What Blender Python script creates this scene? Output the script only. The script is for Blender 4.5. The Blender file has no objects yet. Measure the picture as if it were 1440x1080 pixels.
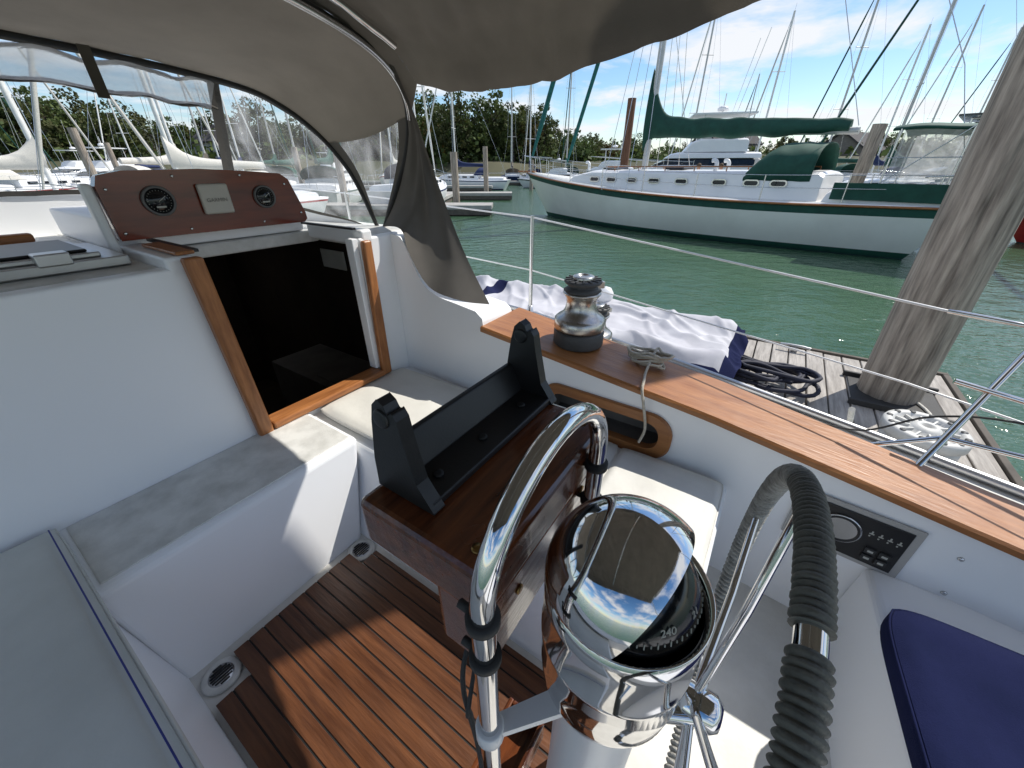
import bpy, math, random, bmesh
from mathutils import Vector, Matrix, noise
random.seed(7)
SC=bpy.context.scene
COL=SC.collection
R=math.radians
# ------------------------------------------------------------------ helpers
class MB:
    def __init__(s): s.v=[];s.f=[];s.m=[];s.s=[]
    def add(s,vs,fs,mi=0,sm=False,M=None):
        o=len(s.v)
        for p in vs:
            p=Vector(p)
            if M is not None: p=M@p
            s.v.append(p)
        for k,f in enumerate(fs):
            s.f.append([o+i for i in f]); s.m.append(mi[k] if isinstance(mi,list) else mi); s.s.append(sm)
    def hexa(s,b,t,mi=0,M=None):
        s.add(list(b)+list(t),[(3,2,1,0),(4,5,6,7),(0,1,5,4),(1,2,6,5),(2,3,7,6),(3,0,4,7)],mi,False,M)
    def box(s,x0,x1,y0,y1,z0,z1,mi=0,M=None):
        s.hexa([(x0,y0,z0),(x1,y0,z0),(x1,y1,z0),(x0,y1,z0)],[(x0,y0,z1),(x1,y0,z1),(x1,y1,z1),(x0,y1,z1)],mi,M)
    def loft(s,rings,mi=0,sm=True,closed=True,caps=True,M=None):
        n=len(rings[0]); vs=[p for r in rings for p in r]; fs=[];ms=[]
        for i in range(len(rings)-1):
            for j in range(n if closed else n-1):
                k=(j+1)%n
                fs.append((i*n+j,i*n+k,(i+1)*n+k,(i+1)*n+j)); ms.append(mi[j] if isinstance(mi,list) else mi)
        s.add(vs,fs,ms,sm,M)
        if caps and closed:
            m=mi[0] if isinstance(mi,list) else mi
            s.add(rings[0],[tuple(range(n-1,-1,-1))],m,False,M); s.add(rings[-1],[tuple(range(n))],m,False,M)
    def tube(s,path,r,n=10,mi=0,closed=False,M=None,caps=True):
        P=[Vector(p) for p in path]; N=len(P); rings=[]
        def T(i):
            if closed: return (P[(i+1)%N]-P[i-1]).normalized()
            if i==0: return (P[1]-P[0]).normalized()
            if i==N-1: return (P[-1]-P[-2]).normalized()
            return (P[i+1]-P[i-1]).normalized()
        t0=T(0); up=Vector((0,0,1)) if abs(t0.z)<.9 else Vector((1,0,0))
        nn=(up-t0*up.dot(t0)).normalized()
        for i in range(N):
            t=T(i); nn=(nn-t*nn.dot(t)).normalized(); bb=t.cross(nn)
            rr=r[i] if isinstance(r,(list,tuple)) else r
            rings.append([P[i]+(nn*math.cos(2*math.pi*k/n)+bb*math.sin(2*math.pi*k/n))*rr for k in range(n)])
        if closed: rings.append(rings[0]); s.loft(rings,mi,True,True,False,M)
        else: s.loft(rings,mi,True,True,caps,M)
    def rev(s,prof,n=32,mi=0,M=None,sm=True):
        rings=[[(max(r,1e-4)*math.cos(2*math.pi*k/n),max(r,1e-4)*math.sin(2*math.pi*k/n),z) for k in range(n)] for r,z in prof]
        s.loft(rings,mi,sm,True,True,M)
    def grid(s,fn,nu,nv,mi=0,sm=True,M=None,u0=0,u1=1,v0=0,v1=1):
        vs=[fn(u0+(u1-u0)*i/nu,v0+(v1-v0)*j/nv) for i in range(nu+1) for j in range(nv+1)]
        fs=[(i*(nv+1)+j,(i+1)*(nv+1)+j,(i+1)*(nv+1)+j+1,i*(nv+1)+j+1) for i in range(nu) for j in range(nv)]
        s.add(vs,fs,mi,sm,M)
    def make(s,name,mats,parent=None,frame=None,bevel=0,seg=2,recenter=None,solid=0,recalc=True,label=None):
        if not isinstance(mats,(list,tuple)): mats=[mats]
        vs=s.v; c=Vector((0,0,0))
        if recenter is None: recenter=parent is None
        if recenter:
            xs=[p.x for p in vs];ys=[p.y for p in vs];zs=[p.z for p in vs]
            c=Vector(((min(xs)+max(xs))/2,(min(ys)+max(ys))/2,min(zs)))
        me=bpy.data.meshes.new(name)
        me.from_pydata([tuple(p-c) for p in vs],[],s.f)
        for m in mats: me.materials.append(m)
        me.polygons.foreach_set('material_index',s.m); me.polygons.foreach_set('use_smooth',s.s)
        me.update()
        if recalc:
            bm=bmesh.new(); bm.from_mesh(me); bmesh.ops.recalc_face_normals(bm,faces=bm.faces); bm.to_mesh(me); bm.free()
        o=bpy.data.objects.new(name,me); COL.objects.link(o)
        if parent is not None: o.parent=parent
        Mx=Matrix.Translation(c)
        if frame is not None: Mx=frame@Mx
        o.matrix_local=Mx
        if bevel:
            b=o.modifiers.new('bevel','BEVEL'); b.width=bevel; b.segments=seg; b.limit_method='ANGLE'; b.angle_limit=R(35); b.harden_normals=False
        if solid:
            b=o.modifiers.new('solid','SOLIDIFY'); b.thickness=solid; b.offset=0
        if label: o['label']=label
        return o
def empty(name,loc=(0,0,0),rz=0,parent=None):
    e=bpy.data.objects.new(name,None); COL.objects.link(e); e.location=loc; e.rotation_euler=(0,0,rz); e.empty_display_size=.3
    if parent is not None: e.parent=parent
    return e
def L(o,label,cat,group=None,kind=None):
    if label: o['label']=label
    if cat: o['category']=cat
    if group: o['group']=group
    if kind: o['kind']=kind
    return o
def cr(pts,n=8):
    P=[Vector(p) for p in pts]; out=[]
    for i in range(len(P)-1):
        p0=P[i-1] if i>0 else P[i]*2-P[i+1]; p1=P[i];p2=P[i+1]; p3=P[i+2] if i+2<len(P) else P[i+1]*2-P[i]
        for k in range(n):
            t=k/n
            out.append(.5*((2*p1)+(p2-p0)*t+(2*p0-5*p1+4*p2-p3)*t*t+(3*p1-p0-3*p2+p3)*t**3))
    out.append(P[-1]); return out
def interp(tab,x):
    tab=sorted(tab)
    if x<=tab[0][0]: return tab[0][1]
    for a,b in zip(tab,tab[1:]):
        if x<=b[0]: return a[1]+(b[1]-a[1])*(x-a[0])/(b[0]-a[0])
    return tab[-1][1]
def Rx(a): return Matrix.Rotation(R(a),4,'X')
def Ry(a): return Matrix.Rotation(R(a),4,'Y')
def Rz(a): return Matrix.Rotation(R(a),4,'Z')
def T(x,y,z): return Matrix.Translation((x,y,z))
def tubeobj(path,r,name,mt,parent,n=8):
    m=MB(); m.tube(path,r,n); return m.make(name,mt,parent)
# ------------------------------------------------------------------ materials
def mat(name,col,rough=.5,metal=0,var=.12,scale=6,stretch=(1,1,1),bump=0,bscale=60,coat=0,col2=None,detail=6,trans=0,rvar=0,contrast=(.3,.7),objrand=0,bstretch=(1,1,1),spec=.5):
    m=bpy.data.materials.new(name); m.use_nodes=True; nt=m.node_tree; N=nt.nodes; K=nt.links
    b=N['Principled BSDF']; b.inputs['Roughness'].default_value=rough; b.inputs['Metallic'].default_value=metal; b.inputs['Specular IOR Level'].default_value=spec
    if coat: b.inputs['Coat Weight'].default_value=coat; b.inputs['Coat Roughness'].default_value=.06
    tc=N.new('ShaderNodeTexCoord'); mp=N.new('ShaderNodeMapping'); mp.inputs['Scale'].default_value=stretch
    K.new(tc.outputs['Object'],mp.inputs['Vector'])
    nz=N.new('ShaderNodeTexNoise'); nz.inputs['Scale'].default_value=scale; nz.inputs['Detail'].default_value=detail; nz.inputs['Roughness'].default_value=.6
    K.new(mp.outputs[0],nz.inputs['Vector'])
    rp=N.new('ShaderNodeValToRGB'); rp.color_ramp.elements[0].position=contrast[0]; rp.color_ramp.elements[1].position=contrast[1]
    c2=col2 if col2 else tuple(min(1,c*(1+var)) for c in col); c1=col if col2 else tuple(c*(1-var) for c in col)
    rp.color_ramp.elements[0].color=(*c1,1); rp.color_ramp.elements[1].color=(*c2,1)
    K.new(nz.outputs['Fac'],rp.inputs['Fac'])
    out=rp.outputs['Color']
    if objrand:
        oi=N.new('ShaderNodeObjectInfo'); hs=N.new('ShaderNodeHueSaturation')
        mr=N.new('ShaderNodeMapRange'); mr.inputs[3].default_value=1-objrand; mr.inputs[4].default_value=1+objrand
        K.new(oi.outputs['Random'],mr.inputs[0]); K.new(mr.outputs[0],hs.inputs['Value'])
        mr2=N.new('ShaderNodeMapRange'); mr2.inputs[3].default_value=.46; mr2.inputs[4].default_value=.52
        K.new(oi.outputs['Random'],mr2.inputs[0]); K.new(mr2.outputs[0],hs.inputs['Hue'])
        K.new(out,hs.inputs['Color']); out=hs.outputs['Color']
    K.new(out,b.inputs['Base Color'])
    if rvar:
        mr=N.new('ShaderNodeMapRange'); mr.inputs[3].default_value=max(0,rough-rvar); mr.inputs[4].default_value=rough+rvar
        n3=N.new('ShaderNodeTexNoise'); n3.inputs['Scale'].default_value=scale*2.3; n3.inputs['Detail'].default_value=5
        K.new(tc.outputs['Object'],n3.inputs['Vector']); K.new(n3.outputs['Fac'],mr.inputs[0]); K.new(mr.outputs[0],b.inputs['Roughness'])
    if bump:
        mp2=N.new('ShaderNodeMapping'); mp2.inputs['Scale'].default_value=bstretch; K.new(tc.outputs['Object'],mp2.inputs['Vector'])
        n2=N.new('ShaderNodeTexNoise'); n2.inputs['Scale'].default_value=bscale; n2.inputs['Detail'].default_value=5
        bp=N.new('ShaderNodeBump'); bp.inputs['Strength'].default_value=bump; bp.inputs['Distance'].default_value=.01
        K.new(mp2.outputs[0],n2.inputs['Vector']); K.new(n2.outputs['Fac'],bp.inputs['Height']); K.new(bp.outputs[0],b.inputs['Normal'])
    if trans:
        tr=N.new('ShaderNodeBsdfTranslucent'); K.new(out,tr.inputs['Color']); mx=N.new('ShaderNodeMixShader'); mx.inputs[0].default_value=trans
        K.new(b.outputs[0],mx.inputs[1]); K.new(tr.outputs[0],mx.inputs[2]); K.new(mx.outputs[0],N['Material Output'].inputs['Surface'])
    return m
gel=mat('gelcoat',(.87,.885,.90),.34,scale=1.2,col2=(.895,.905,.915),detail=2,bump=.02,bscale=220)
gelw=mat('gelcoat_worn',(.50,.50,.47),.5,scale=9,col2=(.72,.72,.69),bump=.12,bscale=160,rvar=.1,detail=12,contrast=(.3,.62))
solew=mat('sole_grp',(.58,.57,.53),.5,scale=6,col2=(.74,.73,.69),detail=10,bump=.06)
capteak=mat('cap_teak',(.23,.085,.026),.40,scale=5,stretch=(6,.7,6),col2=(.42,.18,.060),bump=.18,bscale=9,bstretch=(11,1,11),rvar=.16,contrast=(.25,.75),detail=12)
varn=mat('varnished_wood',(.045,.012,.005),.24,scale=7,stretch=(1.0,9,9),col2=(.19,.055,.017),coat=.5,bump=.15,bscale=8,bstretch=(1,10,10),rvar=.14,detail=9)
varnr=mat('varnished_mahogany',(.085,.010,.004),.16,scale=3,stretch=(1,6,8),col2=(.20,.028,.009),coat=.35)
trimteak=mat('trim_teak',(.20,.068,.020),.36,scale=6,stretch=(8,8,1),col2=(.44,.18,.060),rvar=.12,bump=.1,bscale=12,bstretch=(6,6,1),detail=10)
trimh=mat('trim_teak_h',(.20,.068,.020),.36,scale=6,stretch=(1,8,8),col2=(.44,.18,.060),rvar=.12,detail=10)
slat=mat('slat_teak',(.058,.020,.009),.36,scale=4,stretch=(12,.8,6),col2=(.165,.064,.026),bump=.15,bscale=14,bstretch=(10,1,1),rvar=.14,detail=10)
seam=mat('black_seam',(.012,.012,.012),.6)
chrome=mat('stainless',(.68,.68,.68),.06,1,var=.03,rvar=.03,scale=9)
chromes=mat('stainless_satin',(.6,.6,.6),.22,1,var=.05)
wchrome=mat('winch_chrome',(.50,.48,.45),.3,1,var=.15,rvar=.1,scale=30)
alu=mat('aluminium',(.5,.5,.5),.35,1,var=.1)
brass=mat('brass',(.35,.22,.08),.3,1)
blackp=mat('black_plastic',(.012,.012,.013),.42,var=.2,bump=.05,bscale=300)
blackr=mat('black_rubber',(.03,.03,.03),.7,var=.3,bump=.2,bscale=80)
greyr=mat('grey_rubber',(.07,.07,.07),.6,var=.3,bump=.2,bscale=80)
dglass=mat('dark_glass',(.006,.007,.009),.12,var=.2)
tint=mat('tinted_acrylic',(.012,.012,.013),.35,var=.2,spec=.3)
cordm=mat('wheel_cord',(.085,.083,.07),.6,scale=40,col2=(.17,.165,.14),bump=.2,bscale=400)
cordl=mat('wheel_cord_frayed',(.20,.195,.175),.8,scale=60,col2=(.50,.49,.45),bump=.5,bscale=250)
canvas=mat('canvas_taupe',(.155,.137,.112),.85,scale=3,col2=(.205,.182,.148),bump=.2,bscale=500,trans=.2)
canvasd=mat('canvas_taupe_dark',(.10,.088,.072),.85,scale=3,col2=(.14,.124,.10),bump=.2,bscale=500,trans=.14)
canvasg=mat('canvas_grey',(.075,.069,.060),.85,scale=3,col2=(.115,.105,.092),bump=.2,bscale=500,trans=.1)
greenc=mat('canvas_green',(.003,.045,.030),.75,scale=4,col2=(.008,.075,.05),bump=.5,bscale=5)
teal=mat('canvas_teal',(.01,.12,.11),.75,var=.3)
bluec=mat('canvas_blue',(.010,.022,.085),.75,var=.3)
navy=mat('cushion_navy',(.007,.011,.042),1,scale=5,col2=(.013,.017,.064),bump=.3,bscale=350,spec=.15)
cush=mat('cushion_cream',(.62,.61,.56),.5,scale=4,col2=(.73,.72,.67),bump=.15,bscale=30,rvar=.1)
cushp=mat('cushion_grey_cream',(.53,.54,.50),.5,scale=4,col2=(.62,.63,.59),bump=.1,bscale=200,rvar=.1)
pipe=mat('blue_piping',(.02,.03,.22),.5)
lav=mat('dinghy_cover',(.38,.38,.42),.85,scale=2.5,col2=(.55,.55,.58),bump=.35,bscale=9,detail=9)
ropem=mat('rope_cream',(.45,.40,.32),.9,scale=60,col2=(.62,.57,.47),bump=.6,bscale=250)
ropew=mat('rope_white',(.6,.58,.53),.8,scale=60,var=.2,bump=.4,bscale=250)
hosem=mat('rope_black',(.012,.014,.03),.7,var=.4)
dockw=mat('dock_plank',(.24,.22,.20),.85,scale=4,stretch=(1,9,9),col2=(.46,.43,.39),bump=.5,bscale=8,bstretch=(1,12,1),detail=9)
dockf=mat('dock_frame',(.10,.085,.07),.85,var=.3)
bumpw=mat('bumper_white',(.46,.46,.44),.5,scale=10,col2=(.60,.60,.58),detail=9)
concrete=mat('dock_far',(.34,.33,.31),.85,var=.2,scale=2)
pilem=mat('pile_wood',(.11,.09,.073),.9,scale=4,stretch=(7,7,.6),col2=(.42,.36,.295),bump=1,bscale=6,bstretch=(7,7,.5),detail=12,contrast=(.28,.64))
pileb=mat('pile_brown',(.10,.045,.025),.9,scale=4,stretch=(5,5,.5),col2=(.22,.11,.07),bump=.6)
hullw=mat('hull_cream',(.66,.66,.60),.2,scale=.8,col2=(.76,.76,.70),rvar=.06)
white=mat('boat_white',(.72,.73,.74),.3,scale=1,col2=(.82,.82,.82))
winb=mat('boat_window',(.012,.015,.02),.08,var=.3)
mastm=mat('mast_alu',(.52,.51,.49),.4,.3,var=.1)
mastw=mat('mast_white',(.72,.72,.70),.4,var=.1)
redm=mat('red_paint',(.35,.02,.02),.4,var=.2)
bottom=mat('bottom_paint',(.02,.05,.06),.7,var=.3)
skin=mat('skin',(.5,.27,.19),.55,var=.08)
shirtw=mat('shirt_white',(.7,.7,.7),.8,var=.1); shirtb=mat('shirt_blue',(.05,.10,.25),.8); trous=mat('trousers',(.06,.06,.08),.85); hairm=mat('hair',(.08,.05,.03),.8)
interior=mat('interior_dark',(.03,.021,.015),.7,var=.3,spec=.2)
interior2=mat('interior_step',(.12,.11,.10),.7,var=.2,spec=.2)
leaf=mat('foliage',(.022,.042,.011),.8,scale=.35,col2=(.12,.15,.04),objrand=.35,trans=.25)
leafa=mat('foliage_autumn',(.06,.05,.012),.8,scale=.4,col2=(.18,.14,.03),objrand=.3,trans=.25)
bark=mat('bark',(.06,.045,.035),.9,var=.3)
landm=mat('land_grass',(.04,.05,.02),.9,scale=.05,col2=(.10,.09,.05))
shingle=mat('house_shingle',(.15,.13,.11),.85,scale=2,stretch=(1,1,8),col2=(.26,.24,.21))
housew=mat('house_white',(.6,.6,.58),.7)
roofm=mat('house_roof',(.06,.055,.055),.9,scale=3,var=.3)
dialw=mat('dial_marks',(.42,.42,.38),.5)
gcover=mat('grey_cover',(.50,.48,.43),.5,var=.05)
gletter=mat('cover_lettering',(.20,.195,.18),.6)
pframe=mat('panel_frame',(.40,.39,.37),.5,var=.06)
gring=mat('gauge_ring',(.12,.12,.12),.4,var=.06)
portl=mat('portlight',(.6,.6,.55),.3)
def vinylmat(name,milk):
    m=bpy.data.materials.new(name); m.use_nodes=True; nt=m.node_tree; N=nt.nodes; K=nt.links; N.remove(N['Principled BSDF'])
    t=N.new('ShaderNodeBsdfTransparent'); t.inputs[0].default_value=(.93,.94,.93,1)
    g=N.new('ShaderNodeBsdfGlossy'); g.inputs['Roughness'].default_value=.06
    d=N.new('ShaderNodeBsdfTranslucent'); d.inputs[0].default_value=(.8,.8,.8,1)
    fr=N.new('ShaderNodeFresnel'); fr.inputs[0].default_value=1.35
    tc=N.new('ShaderNodeTexCoord'); nz=N.new('ShaderNodeTexNoise'); nz.inputs['Scale'].default_value=3.5; nz.inputs['Detail'].default_value=8; nz.inputs['Distortion'].default_value=1.2
    K.new(tc.outputs['Object'],nz.inputs['Vector'])
    bp=N.new('ShaderNodeBump'); bp.inputs['Strength'].default_value=.35; bp.inputs['Distance'].default_value=.03; K.new(nz.outputs['Fac'],bp.inputs['Height'])
    K.new(bp.outputs[0],g.inputs['Normal']); K.new(bp.outputs[0],fr.inputs['Normal'])
    mr=N.new('ShaderNodeMapRange'); mr.inputs[1].default_value=.45; mr.inputs[2].default_value=.8; mr.inputs[3].default_value=milk; mr.inputs[4].default_value=milk+.35; K.new(nz.outputs['Fac'],mr.inputs[0])
    a=N.new('ShaderNodeMixShader'); K.new(mr.outputs[0],a.inputs[0]); K.new(t.outputs[0],a.inputs[1]); K.new(d.outputs[0],a.inputs[2])
    c=N.new('ShaderNodeMixShader'); K.new(fr.outputs[0],c.inputs[0]); K.new(a.outputs[0],c.inputs[1]); K.new(g.outputs[0],c.inputs[2])
    K.new(c.outputs[0],N['Material Output'].inputs['Surface']); return m
vinyl=vinylmat('clear_vinyl',.06); vinylr=vinylmat('rolled_vinyl',.35)
wm=bpy.data.materials.new('water'); wm.use_nodes=True; nt=wm.node_tree; N=nt.nodes; K=nt.links; b=N['Principled BSDF']
b.inputs['Roughness'].default_value=.12; b.inputs['IOR'].default_value=1.33
tc=N.new('ShaderNodeTexCoord'); mp=N.new('ShaderNodeMapping'); mp.inputs['Scale'].default_value=(1,1.5,1); K.new(tc.outputs['Object'],mp.inputs[0])
n0=N.new('ShaderNodeTexNoise'); n0.inputs['Scale'].default_value=.25; n0.inputs['Detail'].default_value=5; K.new(mp.outputs[0],n0.inputs['Vector'])
r0=N.new('ShaderNodeValToRGB'); r0.color_ramp.elements[0].position=.3; r0.color_ramp.elements[1].position=.7; r0.color_ramp.elements[0].color=(.040,.090,.050,1); r0.color_ramp.elements[1].color=(.060,.120,.068,1)
K.new(n0.outputs['Fac'],r0.inputs[0]); K.new(r0.outputs[0],b.inputs['Base Color'])
n1=N.new('ShaderNodeTexNoise'); n1.inputs['Scale'].default_value=2.2; n1.inputs['Detail'].default_value=4; K.new(mp.outputs[0],n1.inputs['Vector'])
n2=N.new('ShaderNodeTexNoise'); n2.inputs['Scale'].default_value=9; n2.inputs['Detail'].default_value=3; K.new(mp.outputs[0],n2.inputs['Vector'])
b1=N.new('ShaderNodeBump'); b1.inputs['Strength'].default_value=.5; b1.inputs['Distance'].default_value=.12; K.new(n1.outputs['Fac'],b1.inputs['Height'])
b2=N.new('ShaderNodeBump'); b2.inputs['Strength'].default_value=.45; b2.inputs['Distance'].default_value=.03; K.new(n2.outputs['Fac'],b2.inputs['Height']); K.new(b1.outputs[0],b2.inputs['Normal'])
K.new(b2.outputs[0],b.inputs['Normal'])
# ------------------------------------------------------------------ own boat: local +X starboard, +Y bow
BR=R(56.5); BM=Matrix.Rotation(BR,4,'Z')
boat=empty('sailboat',(0,0,0),BR)
L(boat,'white sailboat cockpit with teak trim, wheel and taupe dodger','sailboat')
m=MB()
m.hexa([(-.07,1.25,.55),(.62,1.25,.55),(.62,1.75,.55),(-.07,1.75,.55)],[(-.12,1.31,1.07),(.76,1.31,1.07),(.76,1.72,1.07),(-.12,1.72,1.07)])
m.hexa([(.62,-.06,.55),(1.6,-.06,.55),(1.6,1.74,.55),(.62,1.74,.55)],[(.76,-.09,1.03),(1.6,-.09,1.03),(1.6,1.72,1.03),(.76,1.72,1.03)])
m.hexa([(-1.3,-.06,.55),(-.06,-.06,.55),(-.06,1.74,.55),(-1.3,1.74,.55)],[(-1.3,-.09,1.05),(-.12,-.09,1.05),(-.12,1.72,1.05),(-1.3,1.72,1.05)])
m.hexa([(-1.2,-1.6,.55),(1.32,-1.6,.55),(1.32,-.50,.55),(-1.2,-.66,.55)],[(-1.2,-1.6,.965),(1.32,-1.6,.965),(1.32,-.52,.965),(-1.2,-.68,.965)])
m.make('seat_moulding',gel,boat,bevel=.025,seg=4)
m=MB(); m.box(-.085,.735,1.34,1.695,1.0,1.074); m.make('bridge_deck',gelw,boat,bevel=.004)
m=MB(); m.box(-1.3,1.55,-2.0,1.3,.5,.6); m.make('cockpit_floor',solew,boat)
m=MB(); x=-.05
m.box(.065,.51,-.02,1.205,.602,.6215,1); m.box(-.05,.60,-.02,1.085,.6022,.6213,1)
while x<.60:
    y1=1.205
    if x<.05 : y1=1.085
    if x>.50: y1=1.12
    m.box(x,min(x+.0475,.603),-.02,y1,.612,.625,0); x+=.053
m.make('teak_grating',[slat,seam],boat,bevel=.001,seg=1)
def drain(x,y):
    m=MB(); m.rev([(.001,0),(.058,0),(.060,.004),(.054,.007),(.042,.008),(.001,.008)],32,0,T(x,y,.602))
    m.rev([(.001,.0),(.038,.0),(.038,.005),(.001,.005)],24,1,T(x,y,.606))
    for k in range(-3,4):
        w=math.sqrt(max(.0,.033**2-(k*.010)**2)); m.box(x-w,x+w,y+k*.010-.003,y+k*.010+.003,.6112,.613,2)
    m.make('floor_drain',[gelw,alu,seam],boat)
drain(-.0,1.175); drain(.575,1.19)
m=MB()
m.box(-1.3,.565,1.70,1.76,1.0,1.80); m.box(1.225,1.66,1.70,1.76,1.0,1.80); m.box(.565,1.225,1.70,1.76,1.0,1.085)
m.make('cabin_bulkhead',gel,boat,bevel=.012,seg=3)
m=MB()
m.box(-1.3,.46,1.765,6.2,1.74,1.80,1); m.box(1.31,1.66,1.765,6.2,1.74,1.80,1); m.box(.46,1.31,2.16,3.25,1.74,1.80,1); m.box(.46,1.31,3.65,6.2,1.74,1.80,1)
m.box(-1.3,-1.26,1.765,6.2,1.1,1.74,0); m.box(1.62,1.66,1.765,6.2,1.1,1.74,0)
m.box(.46,1.24,2.17,3.0,1.803,1.93,0)
m.box(.46,.545,1.70,2.16,1.765,1.835,0); m.box(1.245,1.31,1.70,2.16,1.765,1.835,0)
m.box(.425,.458,2.09,2.14,1.803,2.05,0)
m.make('cabin_top',[gel,gelw],boat,bevel=.012,seg=3)
for x in (.555,1.215):
    m=MB(); m.box(x,x+.02,1.72,2.15,1.838,1.848); m.make('hatch_track',blackp,boat)
m=MB(); m.box(.495,.552,1.69,2.0,1.838,1.85); m.make('hatch_slide_trim',trimteak,boat,bevel=.004)
def wtrim(pts,name,mt):
    m=MB(); m.hexa(*pts); return m.make(name,mt,boat,bevel=.01,seg=3)
wtrim(([(.525,1.66,1.02),(.585,1.66,1.02),(.585,1.70,1.02),(.525,1.70,1.02)],[(.50,1.655,1.83),(.56,1.655,1.83),(.56,1.698,1.83),(.50,1.698,1.83)]),'companionway_jamb',trimteak)
wtrim(([(1.205,1.665,1.07),(1.265,1.665,1.07),(1.265,1.698,1.07),(1.205,1.698,1.07)],[(1.225,1.665,1.79),(1.275,1.665,1.79),(1.275,1.698,1.79),(1.225,1.698,1.79)]),'companionway_jamb',trimteak)
m=MB(); m.box(.585,1.205,1.655,1.75,1.075,1.108); m.make('companionway_sill',trimh,boat,bevel=.008)
m=MB(); m.box(1.19,1.222,1.705,1.76,1.11,1.80); m.make('companionway_channel',gel,boat,bevel=.004)
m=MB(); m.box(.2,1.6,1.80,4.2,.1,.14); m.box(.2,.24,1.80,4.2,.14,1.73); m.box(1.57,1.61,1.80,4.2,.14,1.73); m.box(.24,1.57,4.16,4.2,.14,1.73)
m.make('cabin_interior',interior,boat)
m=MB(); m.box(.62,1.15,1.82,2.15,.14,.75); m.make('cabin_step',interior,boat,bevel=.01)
m=MB(); m.box(1.152,1.55,1.9,2.9,.14,.85); m.box(1.2,1.4,2.0,2.4,.853,.862); m.make('cabin_counter',interior2,boat,bevel=.01)
m=MB(); m.box(.26,.7,2.7,4.1,.14,.50); m.make('cabin_settee',interior2,boat,bevel=.03)
m=MB(); m.box(1.556,1.566,2.35,2.6,1.5,1.62); m.make('cabin_portlight',portl,boat,bevel=.003)  # opaque panel; daylight through the portlight is put into its pale colour
m=MB(); m.box(.44,1.33,3.23,3.67,1.803,1.815); m.make('added_light_hatch',vinylr,boat)  # hatch added over a roof gap to let daylight into the cabin
# ---- coaming
XI=[(-1.6,1.18),(-.76,1.30),(.04,1.375),(1.1,1.40),(1.72,1.42)]
ZC=[(-1.6,1.13),(-.76,1.20),(.04,1.29),(1.1,1.40),(1.15,1.41)]
XO=[(-1.6,1.40),(-.76,1.53),(-.5,1.57),(.04,1.66),(1.1,1.73),(1.5,1.78)]
m=MB()
ys=[-1.6,-1.2,-.76,-.3,-.09,.04,.19,.30,.45,.60,.70,.85,1.1]
CUB=(.19,.70,1.075,1.205)
for a,b in zip(ys,ys[1:]):
    lv=[.56,1.0,CUB[2],CUB[3]]
    for k in range(4):
        za0=lv[k]; za1=lv[k+1] if k<3 else None
        if a>=CUB[0]-1e-6 and b<=CUB[1]+1e-6 and k==2: continue
        ta=za1 if za1 else interp(ZC,a); tb=za1 if za1 else interp(ZC,b)
        ta=min(ta,interp(ZC,a)); tb=min(tb,interp(ZC,b)); z0a=min(za0,interp(ZC,a)-.001); z0b=min(za0,interp(ZC,b)-.001)
        xa=interp(XI,a); xb=interp(XI,b)
        m.add([(xa,a,z0a),(xb,b,z0b),(xb,b,tb),(xa,a,ta)],[(0,1,2,3)],0,False)
    m.add([(interp(XI,a),a,interp(ZC,a)),(interp(XI,b),b,interp(ZC,b)),(interp(XO,b),b,interp(ZC,b)),(interp(XO,a),a,interp(ZC,a))],[(0,1,2,3)],0)
    m.add([(interp(XO,a),a,interp(ZC,a)),(interp(XO,b),b,interp(ZC,b)),(interp(XO,b)+.02,b,1.0),(interp(XO,a)+.02,a,1.0)],[(0,1,2,3)],0)
m.box(1.50,1.52,CUB[0]-.02,CUB[1]+.02,1.05,1.23,1)
m.add([(1.37,CUB[0],1.075),(1.51,CUB[0],1.075),(1.51,CUB[0],1.205),(1.37,CUB[0],1.205)],[(0,1,2,3)],1)
m.add([(1.385,CUB[1],1.075),(1.51,CUB[1],1.075),(1.51,CUB[1],1.205),(1.385,CUB[1],1.205)],[(0,1,2,3)],1)
m.add([(1.385,CUB[0],1.075),(1.51,CUB[0],1.075),(1.51,CUB[1],1.075),(1.385,CUB[1],1.075)],[(0,1,2,3)],1)
m.add([(1.385,CUB[0],1.205),(1.51,CUB[0],1.205),(1.51,CUB[1],1.205),(1.385,CUB[1],1.205)],[(0,1,2,3)],1)
m.make('coaming',[gel,interior2],boat)
prof=cr([(1.70,1.80,0),(1.62,1.785,0),(1.565,1.70,0),(1.50,1.58,0),(1.40,1.525,0),(1.26,1.505,0),(1.14,1.49,0)],5)
prof=[(p.x,p.y) for p in prof]+[(1.10,1.46),(1.092,1.38)]
ring=[(interp(XI,y),y,z) for y,z in prof]+[(1.40,1.09,1.0),(1.42,1.70,1.0)]
ring2=[(1.66,y,z-.02) for y,z in prof]+[(1.66,1.09,1.0),(1.66,1.70,1.0)]
m=MB(); m.loft([ring,ring2],0,False)
m.make('coaming_end',gel,boat,bevel=.018,seg=3)
m=MB(); rings=[]
for i in range(61):
    y=-1.6+2.70*i/60; xi=interp(XI,y)-.018; xo=interp(XO,y)+.012; z=interp(ZC,y)+.002
    rings.append([(xi,y,z),(xi,y,z+.018),(xi+.008,y,z+.026),(xo-.008,y,z+.026),(xo,y,z+.018),(xo,y,z)])
m.loft(rings,0,False); m.make('coaming_cap',capteak,boat)
def rrect(cy,cz,w,h,r,n=8):
    out=[]
    for (sx,sz,a0) in ((1,1,0),(-1,1,90),(-1,-1,180),(1,-1,270)):
        for k in range(n+1):
            a=R(a0+90*k/n); out.append((cy+sx*(w/2-r)+r*math.cos(a),cz+sz*(h/2-r)+r*math.sin(a)))
    return out
o_=rrect(.445,1.138,.60,.215,.09); i_=rrect(.445,1.14,.50,.125,.055)
m=MB()
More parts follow.
